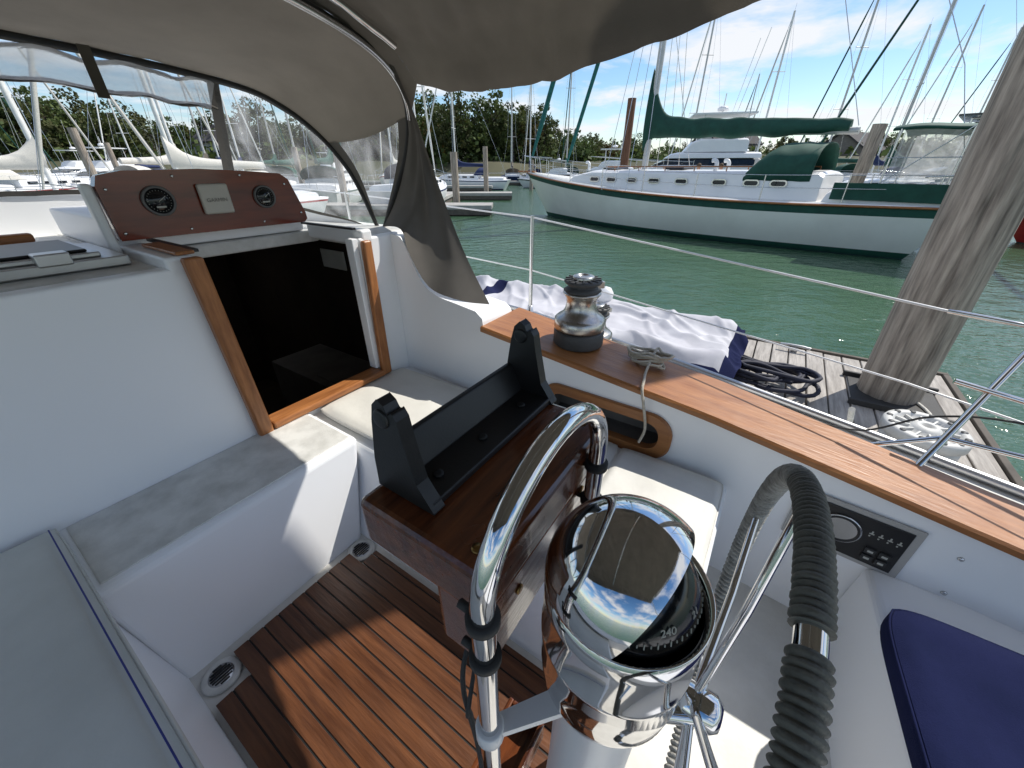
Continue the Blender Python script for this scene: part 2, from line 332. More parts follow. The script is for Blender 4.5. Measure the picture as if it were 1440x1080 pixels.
def on(p,dx): return (interp(XI,p[0])-dx,p[0],p[1])
m.loft([[on(p,.001) for p in o_],[on(p,.012) for p in o_],[on(p,.018) for p in [(a*.97+.445*.03,b*.97+1.138*.03) for a,b in o_]],[on(p,.018) for p in i_],[on(p,-.02) for p in i_]],0,False,True,False)
m.make('locker_trim',capteak,boat)
HX=[(-2.2,1.15),(-1.2,1.62),(-.5,1.83),(.3,2.02),(1.27,2.16),(3,2.2),(5,1.9),(7,1.25),(8.6,.40)]
HZ=[(-2.2,1.12),(-.5,1.16),(.3,1.19),(1.27,1.23),(3,1.3),(5,1.4),(8.6,1.65)]
m=MB(); rings=[]
for i in range(61):
    y=-2.2+10.8*i/60; hx=interp(HX,y); z=interp(HZ,y); c=.28; hp=2*c-hx
    rings.append([(hx,y,z),(hx+.01,y,z-.15),(hx-.03,y,.5),(hx-.12,y,.05),(c+(hx-c)*.6,y,-.35),(c,y,-.5),(c-(hx-c)*.6,y,-.35),(hp+.12,y,.05),(hp+.03,y,.5),(hp-.01,y,z-.15),(hp,y,z)])
m.loft(rings,0,True,False,False); m.add(rings[0],[tuple(range(11))],0)
for sgn in (1,-1):
    rr=[]
    for i in range(61):
        y=-2.2+10.8*i/60; hx=interp(HX,y); z=interp(HZ,y)-.005
        inn=(interp(XI,y)+.12) if y<1.7 else (1.64 if y<6 else .28)
        inn=min(inn,hx-.02)
        if sgn<0: hx=.56-hx; inn=.56-inn
        rr.append([(hx,y,z),(inn,y,z+.015)])
    m.loft(rr,1,False,False)
m.make('hull',[gel,gelw],boat)
tubeobj([(interp(HX,-2.2+10.8*i/60)-.01,-2.2+10.8*i/60,interp(HZ,-2.2+10.8*i/60)+.015) for i in range(61)],.018,'toe_rail',alu,boat)
# ---- engine panel
EM=Matrix(((0,0,-1,1.326),(-1,0,0,-.44),(0,1,0,1.062),(0,0,0,1)))
EM=T(1.326,-.44,0)@Rz(-5)@T(-1.326,.44,0)@EM
m=MB(); m.box(-.155,.155,-.105,.105,.0,.008,0,EM); m.box(-.135,.135,-.088,.088,.008,.012,1,EM)
ep=m.make('engine_panel',[pframe,blackp],boat,bevel=.003)
GX=T(-.022,.012,0)
m=MB(); m.rev([(.001,.013),(.05,.013),(.05,.022),(.043,.022),(.042,.017),(.001,.017)],32,0,EM@GX)
m.rev([(.0502,.0125),(.054,.0125),(.054,.020),(.0502,.020)],32,2,EM@GX)
for k in range(11):
    a=R(210-24*k); M=EM@GX@T(0,0,.0175)@Matrix.Rotation(a,4,'Z'); m.box(.030,.038,-.0012,.0012,0,.001,1,M)
m.box(0,.028,-.0012,.0012,0,.0012,1,EM@GX@T(0,0,.018)@Rz(130)); m.make('tachometer',[blackp,dialw,chromes],ep)
for i in range(2):
    for j in range(2):
        m=MB(); m.box(.055+i*.035,.082+i*.035,-.07+j*.03,-.048+j*.03,.012,.02,0,EM); m.box(.062+i*.035,.076+i*.035,-.063+j*.03,-.055+j*.03,.020,.0208,1,EM)
        m.make('panel_switch',[blackr,dialw],ep,bevel=.001)
for i in range(4):
    m=MB(); x=.045+i*.022; m.box(x,x+.012,.032,.036,.0122,.013,0,EM); m.box(x+.004,x+.008,.036,.045,.0122,.013,0,EM); m.box(x+.001,x+.005,.022,.027,.0122,.013,0,EM)
    m.make('panel_symbol',dialw,ep)
for (y,z) in ((-.2,1.15),(-.68,1.12),(-.70,.98)):
    m=MB(); m.rev([(.001,0),(.008,0),(.006,.004),(.001,.005)],12,0,T(interp(XI,y),y,z)@Ry(-90)); m.make('coaming_screw',chromes,boat)
for x in (.655,.69,.98):
    m=MB(); m.rev([(.001,0),(.010,0),(.008,.005),(.001,.006)],12,0,T(x,1.694,1.045 if x>.9 else 1.085)@Rx(90)); m.make('bulkhead_screw',chromes,boat)
# ---- instrument board
m=MB()
tp=[(.465,1.855),(.46,2.04),(.475,2.075),(.55,2.09),(.8,2.095),(1.0,2.085),(1.13,2.075),(1.165,2.05),(1.215,1.90),(1.217,1.87),(1.20,1.855)]
m.loft([[(x,2.08,z) for x,z in tp],[(x,2.13,z) for x,z in tp]],0,False)
ib=m.make('instrument_board',varnr,boat,bevel=.006,seg=3)
def gauge(x,z,r,name):
    m=MB(); M=T(x,2.079,z)@Rx(90)
    m.rev([(.001,0),(r,0),(r,.010),(r*.9,.014),(r*.84,.010),(.001,.010)],36,0,M); m.rev([(.001,.0105),(r*.83,.0105),(r*.83,.011),(.001,.011)],36,1,M)
    for k in range(24):
        m.box(r*.66,r*.72,-.0006,.0006,.0115,.0120,2,M@Rz(k*15))
    m.box(-.002,r*.55,-.0010,.0010,.0125,.0132,2,M@Rz(35)); m.box(-.016,.016,-.024,-.018,.0115,.0120,2,M)
    m.make(name,[gring,dglass,dialw],ib)
gauge(.625,1.985,.054,'dial_gauge'); gauge(1.03,1.98,.048,'dial_gauge')
m=MB(); m.box(.765,.880,2.058,2.079,1.925,2.04); gc=m.make('instrument_cover',gcover,ib,bevel=.008,seg=3)
for x,z in ((.485,1.88),(.485,2.03),(.7,2.07),(.95,2.07),(1.19,1.90),(1.14,2.03),(.7,1.875),(1.0,1.875)):
    m=MB(); m.rev([(.001,0),(.006,0),(.004,.003),(.001,.003)],10,0,T(x,2.079,z)@Rx(90)); m.make('board_screw',chromes,ib)
def text(s,size,mt,M,parent,name='lettering'):
    cu=bpy.data.curves.new('t','FONT'); cu.body=s; cu.size=size; cu.align_x='CENTER'; cu.align_y='CENTER'; cu.extrude=.0004
    to=bpy.data.objects.new('t',cu); COL.objects.link(to); bpy.context.view_layer.update()
    me=bpy.data.meshes.new_from_object(to.evaluated_get(bpy.context.evaluated_depsgraph_get())); bpy.data.objects.remove(to)
    me.name=name; me.materials.clear(); me.materials.append(mt)
    o=bpy.data.objects.new(name,me); COL.objects.link(o); o.parent=parent; o.matrix_local=M; return o
text('GARMIN',.021,gletter,T(.8225,2.0565,1.978)@Rx(90),ib)
m=MB(); m.box(-.35,.42,1.88,2.34,1.803,1.835,0); m.box(-.31,.36,1.915,2.30,1.835,1.852,0); m.box(-.285,.335,1.935,2.28,1.8525,1.862,1)
m.box(-.05,.03,1.86,1.925,1.83,1.868,0); m.box(.2,.28,1.86,1.925,1.83,1.868,0)
m.make('deck_hatch',[alu,tint],boat,bevel=.008,seg=3)
m=MB(); m.box(-.8,.30,2.46,2.50,1.84,1.875); m.box(-.3,-.24,2.46,2.50,1.8,1.84); m.box(.1,.16,2.46,2.50,1.8,1.84); m.make('handrail',trimh,boat,bevel=.01)
# ---- dodger
def mir(pts): return pts+[(.56-x,y,z) for x,y,z in reversed(pts[:-1])]
A=cr(mir([(1.6,1.97,1.78),(1.63,1.72,2.21),(1.5,1.61,2.46),(1.05,1.5,2.575),(.28,1.48,2.63)]),10)
B=cr(mir([(1.6,2.0,1.78),(1.54,2.13,2.12),(1.38,2.30,2.37),(1.14,2.57,2.50),(.28,2.68,2.56)]),10)
D=cr(mir([(1.6,2.02,1.78),(1.57,2.3,1.82),(1.5,2.63,1.86),(1.25,3.0,1.98),(.28,3.13,1.98)]),10)
def smp(Cv,s):
    x=max(0,min(1,s))*(len(Cv)-1); i=min(int(x),len(Cv)-2); return Cv[i].lerp(Cv[i+1],x-i)
def bet(P,Q,sag=0):
    def f(u,v):
        p=smp(P,u).lerp(smp(Q,u),v); w=sag*4*v*(1-v)
        return p+Vector((0,0,-w+.012*noise.noise(p*3)+.004*noise.noise(Vector((p.x*16,p.y*5,0)))))
    return f
dod=empty('dodger',parent=boat); dod['label']='taupe canvas dodger with clear vinyl windows'
m=MB(); m.grid(bet(A,B,.03),120,20,u0=.17,u1=.83); m.make('dodger_roof',canvas,dod,recalc=False)
for u0,u1 in ((.0,.17),(.83,1)):
    m=MB(); m.grid(bet(A,B),12,6,u0=u0,u1=u1,v0=.12,v1=.88); m.make('dodger_side_window',vinyl,dod,recalc=False)
    m=MB(); m.grid(bet(A,B),12,2,u0=u0,u1=u1,v0=0,v1=.12); m.grid(bet(A,B),12,2,u0=u0,u1=u1,v0=.88,v1=1); m.make('window_border',canvasg,dod,recalc=False)
for u0,u1 in ((.02,.365),(.635,.98)):
    m=MB(); m.grid(bet(B,D),24,8,u0=u0,u1=u1,v0=.05,v1=.97); m.make('dodger_front_window',vinyl,dod,recalc=False)
m=MB(); m.grid(bet(B,D),90,1,v0=0,v1=.05); m.grid(bet(B,D),90,1,v0=.96,v1=1)
for u in (.365,.635): m.grid(bet(B,D),2,8,u0=u-.006,u1=u+.006)
m.make('window_border',canvasg,dod,recalc=False)
rw=[smp(B,.37+.26*i/48).lerp(smp(D,.37+.26*i/48),.16)+Vector((0,-.03,.008*math.sin(i*.9))) for i in range(49)]
tubeobj(rw,[.062+.014*noise.noise(Vector((i*.35,0,0))) for i in range(49)],'rolled_window',vinylr,dod,14)
tubeobj([p+Vector((0,-.01,-.055)) for p in rw],.008,'window_hem',canvasg,dod,6)
for u in (.44,.5,.56):
    p=smp(B,u).lerp(smp(D,u),.02); q=smp(D,u).lerp(smp(B,u),.70)
    m=MB(); m.box(p.x-.02,p.x+.02,p.y-.10,p.y-.095,q.z-.02,p.z); m.make('window_strap',canvasd,dod)
tubeobj([p+Vector((0,.0,-.012)) for p in A],.0125,'dodger_bow_tube',blackr,dod,10)
tubeobj([p+Vector((0,0,-.012)) for p in B],.0115,'dodger_bow_tube',blackr,dod,10)
tubeobj([p+Vector((-.02,-.03,-.03)) for p in A[14:-14]],.0115,'dodger_bow_tube',chromes,dod,10)
W=cr([(1.55,1.16,1.475),(1.60,1.36,1.72),(1.62,1.53,2.05),(1.55,1.56,2.3),(1.44,1.545,2.47)],6)
A2=cr([(1.6,1.97,1.78),(1.635,1.83,2.0),(1.62,1.70,2.25),(1.54,1.63,2.41),(1.42,1.585,2.49)],6)
WB=cr([(1.55,1.16,1.475),(1.44,1.30,1.515),(1.410,1.45,1.565),(1.405,1.56,1.72),(1.46,1.66,1.82),(1.6,1.97,1.80)],5)
def wing(u,v):
    p=smp(W,u).lerp(smp(A2,u),v); q=smp(WB,v)-W[0].lerp(A2[0],v)
    fo=min(1,u*6)*min(1,(1-v)*5)*min(1,v*5)
    return p+q*(1-u)**4+Vector((fo*(.010*math.sin(v*9+u*3)+.006*math.sin(v*23+u*6)+.01*noise.noise(Vector((u*5,v*4,0)))),0,0))
m=MB(); m.grid(wing,40,40); m.make('dodger_wing',canvasg,dod,recalc=False)
m=MB(); m.grid(lambda u,v: Vector((smp(D,u).x,smp(D,u).y,smp(D,u).z*(1-v)+1.79*v)),80,2); m.make('dodger_coaming',gel,boat)
# ---- bimini
EX=[(-1.1,1.36),(.17,1.42),(.38,1.44),(.62,1.46),(1.05,1.49),(1.52,1.52)]
EZ=[(-1.1,2.56),(-.3,2.53),(.17,2.46),(.38,2.42),(.62,2.384),(.85,2.355),(1.05,2.35),(1.3,2.37),(1.52,2.42)]
def bim(u,v):
    y=1.50-2.6*v; s=(u-.5)*2
    x=.28+(interp(EX,y)-.28)*s; ze=interp(EZ,y)
    z=2.68-(2.68-ze)*(.82*abs(s)**2.8+.18*max(0,(abs(s)-.9)/.1))
    z+=-.022*math.sin(v*math.pi*3)**2*(1-s*s)+.02*noise.noise(Vector((x*1.5,y*2.2,1)))*(1-s*s)
    q=noise.noise(Vector((x*2.2+y*1.5,y*7-x*3,3))); z+=.024*(1-abs(q)*2.2)*(.4+.6*abs(s))*(1 if abs(s)<.97 else .3)*min(1,v*12)
    q=noise.noise(Vector((x*4+y*5,y*11-x*7,8))); z+=.010*(1-abs(q)*2.4)*abs(s)*min(1,v*12)*(1 if abs(s)<.97 else .3)
    z+=.006*noise.noise(Vector((x*9,y*5,3)))
    return Vector((x,y,z))
bi=empty('bimini',parent=boat); bi['label']='taupe canvas bimini top on stainless frame'
m=MB(); m.grid(bim,140,140); m.make('bimini_canvas',canvasd,bi,recalc=False)
m=MB(); m.grid(lambda u,v: (smp(A,.16+.68*u)+Vector((0,0,.012))).lerp(bim(1-u,0),v)+Vector((0,0,-.02*math.sin(math.pi*v))),80,4); m.make('connector_panel',canvasd,bi,recalc=False)
for v in (.02,.5,.97): tubeobj([bim(.06+.88*i/40,v)+Vector((0,0,-.02)) for i in range(41)],.0115,'bimini_bow',chrome,bi,10)
for u,x in ((.94,1.30),(.06,-.74)): tubeobj([bim(u,.97)+Vector((0,0,-.02)),(x,-1.5,1.2)],.0125,'bimini_leg',chrome,bi)
# ---- winches
def winch(x,y,z,s,name):
    w=empty(name,(x,y,z),0,boat); S=Matrix.Scale(s,4)
    m=MB(); m.rev([(.001,0),(.092,0),(.094,.006),(.094,.050),(.090,.058),(.001,.058)],40,0,S); m.make('winch_base',greyr,w)
    m=MB(); m.rev([(.001,.0585),(.090,.0585),(.095,.068),(.094,.098),(.084,.108),(.068,.118),(.058,.135),(.054,.155),(.056,.175),(.064,.188),(.068,.192),(.068,.198),(.001,.198)],48,0,S); m.make('winch_drum',wchrome,w)
    m=MB(); m.rev([(.001,.199),(.062,.199),(.068,.205),(.052,.216),(.048,.220),(.064,.229),(.068,.236),(.062,.242),(.001,.242)],40,0,S)
    for k in range(14): m.box(.04,.064,-.003,.003,.242,.246,0,S@Rz(k*360/14))
    m.make('winch_jaws',greyr,w)
    m=MB(); m.rev([(.001,.2425),(.04,.2425),(.038,.254),(.022,.258),(.018,.251),(.001,.251)],24,0,S); m.box(.03,.082,-.012,.012,.206,.230,0,S@Rz(-40)); m.make('winch_cap',wchrome,w,bevel=.002)
winch(1.565,.665,interp(ZC,.665)+.028,1.22,'winch'); winch(1.86,.70,1.23,1.0,'winch')
UL=[(1.9,5.2,2.02),(2.12,3.0,1.92),(2.14,1.27,1.84),(1.80,-.52,1.69),(1.66,-1.0,1.68)]
LL=[(1.9,5.2,1.72),(2.12,3.0,1.62),(2.14,1.27,1.53),(1.80,-.52,1.42),(1.66,-1.0,1.38)]
tubeobj(UL,.0045,'lifeline',white,boat); tubeobj(LL,.004,'lifeline',white,boat)
tubeobj([(1.80,-.52,1.69),(1.776,-.60,1.689),(1.74,-.73,1.686)],[.008,.009,.006],'lifeline_turnbuckle',chrome,boat,10)
for x,y,zt,zb in ((2.14,1.27,1.85,1.24),(2.12,3.0,1.93,1.3)):
    m=MB(); m.tube([(x,y,zb),(x,y,zt)],.0125,10); m.rev([(.001,0),(.035,0),(.035,.01),(.02,.02),(.016,.06),(.001,.06)],16,0,T(x,y,zb)); m.make('stanchion',chromes,boat)
m=MB(); m.tube(cr([(1.52,-.56,1.2),(1.66,-.65,1.40),(1.80,-.74,1.61),(1.88,-.80,1.74),(1.86,-1.0,1.78),(1.6,-1.7,1.80)],6),.0105,10)
m.tube([(1.72,-.60,1.49),(1.68,-.9,1.46),(1.55,-1.5,1.44)],.0095,10); m.tube([(1.62,-.42,1.205),(1.62,-.62,1.33),(1.60,-1.1,1.34)],.009,8); m.make('stern_rail',chrome,boat)
tubeobj(cr([(1.75,-.25,1.2),(1.72,-.45,1.23),(1.70,-.6,1.36),(1.66,-.8,1.42),(1.6,-1.2,1.40)],6),.004,'deck_cable',blackr,boat,6)
# ---- pedestal
PX,PY=.285,.04
ped=empty('steering_pedestal',parent=boat); ped['label']='white steering pedestal with polished compass binnacle and guard'
m=MB(); m.rev([(.001,.6),(.12,.6),(.12,.625),(.085,.66),(.07,.8),(.060,1.2),(.060,1.40),(.064,1.46),(.068,1.50),(.068,1.505),(.001,1.505)],48,0,T(PX,PY,0)); m.make('pedestal_column',white,ped)
cz=1.712; hr=.0885
m=MB(); m.rev([(.001,1.506),(.070,1.506),(.079,1.512),(.084,1.53),(.0865,1.56),(.0868,1.609),(.0885,1.612),(.0885,1.622),(.0872,1.625),(.0875,1.68),(.0885,1.712),(.0865,1.713),(.080,1.700),(.001,1.698)],72,0,T(PX,PY,0)); m.make('binnacle_body',chrome,ped)
ax=Vector((-.04,-.90,-.42)).normalized(); e1=ax.orthogonal().normalized(); e2=ax.cross(e1)
nu,nv=144,56; vs=[];fs=[]
for j in range(nv+1):
    th=R(80+(180-80)*j/nv)
    for i in range(nu):
        ph=2*math.pi*i/nu; d=ax*math.cos(th)+(e1*math.cos(ph)+e2*math.sin(ph))*math.sin(th)
        p=Vector((PX,PY,cz))+d*hr
        if p.z<cz:
            q=Vector((d.x,d.y,0)); q=q.normalized() if q.length>1e-3 else Vector((1,0,0)); p=Vector((PX,PY,cz-.003))+q*hr*.985
        vs.append(p)
m=MB()
for j in range(nv):
    for i in range(nu):
        k=(i+1)%nu; f=(j*nu+i,j*nu+k,(j+1)*nu+k,(j+1)*nu+i)
        if all(vs[t].z<cz for t in f): continue
        fs.append(f)
c0=Vector((PX,PY,cz))
m.add(vs,fs,0,True)
# turned lip between hood and lining
lip=[i for i in range(nu)]
inner=[c0+(vs[i]-c0)*.965 for i in range(nu)]
lf=[(i,(i+1)%nu,nu+(i+1)%nu,nu+i) for i in range(nu) if vs[i].z>=cz-.004 and vs[(i+1)%nu].z>=cz-.004 and (vs[i]-vs[(i+1)%nu]).length<.01 and (vs[i].z>cz or vs[(i+1)%nu].z>cz)]
m.add([vs[i] for i in range(nu)]+inner,lf,0,False)
m.make('compass_hood',chrome,ped,recalc=False)
m=MB(); m.add([c0+(p-c0)*.965 for p in vs],fs,0,True); m.make('hood_lining',blackp,ped,recalc=False)
m=MB(); m.rev([(.0755*math.cos(R(a)),cz-.006+.068*math.sin(R(a))) for a in range(0,91,5)],64,0,T(PX,PY,0)); m.make('compass_globe',dglass,ped)
m=MB()
for k in range(72):
    ln=.006 if k%2==0 else .003
    M=T(PX,PY,cz-.006)@Rz(k*5)@Ry(-12)@T(.0752,0,0)
    m.box(0,.0008,-.0005,.0005,-ln/2,ln/2,0,M)
o=m.make('compass_marks',dialw,ped)
for s,a in (('240',-132),('27',-158),('21',-102)):
    M=T(PX,PY,cz-.006)@Rz(a)@Ry(-22)@T(.0752,0,0)@Matrix(((0,0,1,0),(1,0,0,0),(0,1,0,0),(0,0,0,1)))
    text(s,.011,dialw,M,ped,'compass_numeral')
gy=.135
arc=[(.29-.135*math.cos(R(a)),gy,1.748+.12*math.sin(R(a))) for a in range(0,181,8)]
path=[(.155,gy,.62),(.155,gy,1.0),(.155,gy,1.4),(.155,gy,1.7)]+arc+[(.425,gy,1.7),(.425,gy,1.4),(.425,gy,1.0),(.425,gy,.62)]
tubeobj(path,.0122,'pedestal_guard',chrome,ped,24)
for x,z in ((.155,1.735),(.155,1.67),(.425,1.725),(.425,1.655)):
    m=MB(); m.rev([(.0125,-.005),(.0168,-.005),(.0168,.005),(.0125,.005)],20,0,T(x,gy,z)); m.tube([(x,gy+.010,z),(x,gy+.028,z)],.005,8); m.make('guard_clamp',blackr,ped)
for s,xl in ((-1,.155),(1,.425)):
    m=MB()
    m.loft([[(xl,gy+.013,z),(xl,gy-.013,z),(PX+s*.055,PY+.015,z),(PX+s*.045,PY+.045,z)] for z in (1.492,1.504)],0,False)
    m.rev([(.0125,1.484),(.0175,1.484),(.0175,1.512),(.0125,1.512)],20,0,T(xl,gy,0))
    m.make('guard_bracket',white,ped,bevel=.002)
m=MB(); m.box(.175,.50,.15,.340,1.682,1.755); m.box(.185,.49,.155,.235,1.555,1.683); m.make('instrument_box',varn,ped,bevel=.010,seg=3)
for x,y in ((.20,.175),(.335,.18),(.47,.18)):
    m=MB(); m.rev([(.001,0),(.007,0),(.0065,.002),(.001,.002)],12,0,T(x,y,1.7555)); m.make('box_screw',brass,ped)
for x,z in ((.25,1.64),(.43,1.66)):
    m=MB(); m.rev([(.001,0),(.007,0),(.0065,.002),(.001,.002)],12,0,T(x,.1545,z)@Rx(90)); m.make('box_screw',brass,ped)
m=MB(); m.box(.21,.50,.246,.330,1.7565,1.768)
m.hexa([(.21,.300,1.767),(.50,.300,1.767),(.50,.330,1.767),(.21,.330,1.767)],[(.21,.322,1.812),(.50,.322,1.812),(.50,.331,1.812),(.21,.331,1.812)])
for x in (.206,.484):
    pf=[(.240,1.757),(.334,1.757),(.332,1.80),(.322,1.858),(.316,1.880),(.306,1.890),(.297,1.884),(.292,1.874),(.286,1.879),(.280,1.870),(.276,1.845),(.264,1.79)]
    m.loft([[(x,y,z) for y,z in pf],[(x+.018,y,z) for y,z in pf]],0,False)
    m.rev([(.001,-.003),(.012,-.003),(.012,.021),(.001,.021)],20,0,T(x,.304,1.866)@Ry(90))
m.make('display_bracket',blackp,ped,bevel=.003,seg=3)
for x,y in ((.25,.275),(.34,.275),(.44,.275)):
    m=MB(); m.rev([(.003,0),(.007,0),(.007,.003),(.003,.003)],12,0,T(x,y,1.7685)); m.make('bracket_bolt',seam,ped)
tubeobj(cr([(.20,.20,1.56),(.17,.19,1.50),(.168,.17,1.3),(.17,.18,.9),(.16,.17,.64)],8),.0035,'electric_cable',blackr,ped,6)
tubeobj(cr([(.21,.19,1.56),(.155,.17,1.49),(.18,.19,1.38),(.175,.16,1.0),(.18,.16,.64)],8),.003,'electric_cable',blackr,ped,6)
m=MB(); m.box(.18,.40,.165,.27,.80,.815); m.box(.18,.40,.165,.178,.815,.88); m.box(.18,.40,.257,.27,.815,.88); m.box(.18,.192,.178,.257,.815,.88); m.box(.388,.40,.178,.257,.815,.88); m.make('pedestal_tray',varn,ped,bevel=.004)
m=MB(); m.tube(cr([(PX+.05,PY-.02,1.45),(PX+.08,PY-.03,1.42),(PX+.10,PY-.03,1.38)],6),.005,8); m.rev([(.001,0),(.010,.004),(.012,.02),(.007,.045),(.001,.05)],16,1,T(PX+.10,PY-.03,1.38)@Rx(170)); m.make('throttle_lever',[chrome,trimteak],ped)
# ---- wheel
wh=empty('steering_wheel',(0,0,0),0,boat)
WC=Vector((.355,-.105,1.435)); WR=.352
def wp(a,r=WR,dy=0): return Vector((WC.x+r*math.cos(a),WC.y+dy,WC.z+r*math.sin(a)))
m=MB(); m.tube([wp(2*math.pi*i/120) for i in range(120)],.0118,16,closed=True); m.make('wheel_rim',chrome,wh)
def wrap(a0,a1,mt=cordm,amp=.0040,base=.0124,per=10):
    m=MB(); n=int(abs(a1-a0)/360*2*math.pi*WR/.0008); pts=[];rr=[]
    for i in range(n+1):
        e=.0006*noise.noise(Vector((i*.06,a0,0)))
        pts.append(wp(R(a0+(a1-a0)*i/n),WR+e,e)); rr.append(base+amp*abs(math.sin(i*math.pi/per+.3*noise.noise(Vector((i*.02,5,0)))))**.7+.0006*noise.noise(Vector((i*.10,a0,9))))
    m.tube(pts,rr,16); m.make('rim_cord',mt,wh)
wrap(66,103); wrap(106.3,150); wrap(153,240); wrap(-115,64,cordl,.0060,.0112,13)
for k in range(6):
    a=R(14+60*k); tubeobj([wp(a,.02,.03),wp(a,.18,.012),wp(a,WR-.01,0)],.0062,'wheel_spoke',chrome,wh,12)
m=MB(); m.rev([(.001,-.022),(.018,-.022),(.026,-.012),(.026,.025),(.018,.035),(.001,.035)],32,0,T(WC.x,WC.y+.03,WC.z)@Rx(90)); m.tube([(WC.x,WC.y,WC.z),(PX,PY,1.42)],.014,12); m.make('wheel_hub',chrome,wh)
# ---- cushions
def cushion(name,mt,x0,x1,y0,y1,z0,z1,pu=.008,skew=0,rc=.03):
    m=MB(); nx,ny=36,48
    def f(u,v):
        s=u*2-1;t=v*2-1
        e=min(1,(1-abs(s))*6)*min(1,(1-abs(t))*8)
        s2=s*(1-rc*abs(t)**10); t2=t*(1-rc*abs(s)**10)
        x=x0+(x1-x0)*(s2+1)/2; y=y0+(y1-y0)*(t2+1)/2-skew*(x1-x)
        return (x,y,z1-.014*(1-e)**2+pu*noise.noise(Vector((x*4,y*4,z1)))*e+pu*.35*noise.noise(Vector((x*13,y*9,z1)))*e)
    m.grid(f,nx,ny)
    bd=[f(i/nx,0) for i in range(nx+1)]+[f(1,j/ny) for j in range(1,ny+1)]+[f(i/nx,1) for i in range(nx-1,-1,-1)]+[f(0,j/ny) for j in range(ny-1,0,-1)]
    cx=sum(p[0] for p in bd)/len(bd); cy=sum(p[1] for p in bd)/len(bd)
    def out(p,k,z):
        d=Vector((p[0]-cx,p[1]-cy,0)).normalized(); return (p[0]+d.x*k,p[1]+d.y*k,z)
    m.loft([bd,[out(p,.006,p[2]-.012) for p in bd],[out(p,.006,z0+.008) for p in bd],[out(p,-.002,z0) for p in bd]],0,True,True,False)
    m.tube([out(p,.004,p[2]-.004) for p in bd],.0032,6,0,True)
    return m.make(name,mt,None,BM)
c=cushion('seat_cushion',cush,.80,1.345,.33,1.68,1.034,1.078); L(c,'cream vinyl seat cushion on the cockpit bench','cushion')
c=cushion('seat_cushion',cush,.83,1.335,-.07,.32,1.034,1.080); L(c,'short cream vinyl cushion at the bench end','cushion')
c=cushion('seat_cushion',cushp,-1.0,-.10,-.05,1.66,1.055,1.125,pu=.004,rc=.008); L(c,'pale grey vinyl cushion with blue piping','cushion')
m=MB(); m.tube([(-.112,1.635,1.127),(-.112,.9,1.127),(-.112,-.03,1.127)],.0020,6); p_=m.make('cushion_piping',pipe,None,BM,recenter=False)
bpy.context.view_layer.update(); p_.parent=c; p_.matrix_parent_inverse=c.matrix_local.inverted()
c=cushion('helm_cushion',navy,.20,1.13,-1.35,-.515,.968,1.045,pu=.014,skew=.085,rc=.06); L(c,'navy blue canvas cushion on the helm seat','cushion')
m=MB(); pts=[]
for i in range(90):
    a=i*.42; r=.055+.014*math.sin(i*.9); pts.append((1.60+r*.8*math.cos(a)+.008*math.sin(i),.34+r*1.4*math.sin(a),1.352+.0006*i+.006*math.sin(i*1.7)))
pts+= [(1.5,.32,1.36),(1.40,.30,1.362),(1.352,.29,1.345),(1.345,.27,1.28),(1.35,.25,1.18),(1.33,.26,1.12)]
m.tube(cr(pts,3),.0058,7); rp=m.make('mooring_rope',ropem,None,BM); L(rp,'tan rope coil lying on the teak coaming cap','rope')
# ------------------------------------------------------------------ dock with dinghy
dk=empty('floating_dock',BM@Vector((3.5,2,0)),BR)
def DK(m,name,mt,**k): return m.make(name,mt,dk,recenter=False,**k)
m=MB(); y=-3.55
while y<8:
    j=random.uniform(-.012,.012); m.box(-1.25,1.22+j,y,y+.135,.412,.452+random.uniform(-.002,.002)); y+=.147
DK(m,'dock_decking',dockw,bevel=.004,seg=1)
m=MB(); m.box(1.225,1.27,-3.6,8,.2,.47); m.box(-1.3,-1.255,-3.6,8,.2,.47); m.box(-1.25,1.22,-3.6,-3.555,.2,.47); m.box(-1.2,1.2,-3.5,8,.0,.40); DK(m,'dock_frame',dockf,bevel=.005)
L(dk,'weathered grey timber floating finger dock','dock')
m=MB()
m.box(-.02,.02,-.03,.03,0,.05); m.tube([(-.0,-.13,.055),(0,-.06,.062),(0,.06,.062),(0,.13,.055)],.014,10)
cl=m.make('dock_cleat',alu,None,BM@T(4.6,-.42,.455),bevel=.004); L(cl,'grey metal mooring cleat on the dock edge','cleat')
m=MB(); rings=[]
for i in range(90):
    z=-1+6.8*i/89; r_=.205-.006*z; ring=[]
    for k in range(72):
        a=2*math.pi*k/72; q=1+.05*noise.noise(Vector((math.cos(a)*2.2,math.sin(a)*2.2,z*.35)))+.025*noise.noise(Vector((math.cos(a)*12,math.sin(a)*12,z*.8)))
        for a0,dp in ((4.0,.10),(4.9,.05),(3.5,.04)):
            q-=dp*max(0,1-abs(a-a0-.14*math.sin(z*1.3+a0))/.06)
        ring.append((r_*q*math.cos(a),r_*q*math.sin(a),z))
    rings.append(ring)
m.loft(rings,0,True)
pl=m.make('mooring_pile',pilem,None,T(3.15,2.76,0)@Matrix.Rotation(R(-2.4),4,'Y'),recenter=False); L(pl,'thick weathered timber piling beside the finger dock','piling')
m=MB(); m.box(-.27,.27,-.30,.27,.454,.464); m.box(-.30,-.27,-.33,.30,.454,.50); m.box(.27,.30,-.33,.30,.454,.50)  # flat black slab stands in for the dark hole in the decking
ho=m.make('pile_hoop_dark_hole',blackr,None,BM@T(3.96,-1.10,0),bevel=.01,recenter=False); L(ho,'dark metal guide hoop around the piling, with black slab as shaded dock hole','pile guide')
m=MB(); pts=[]
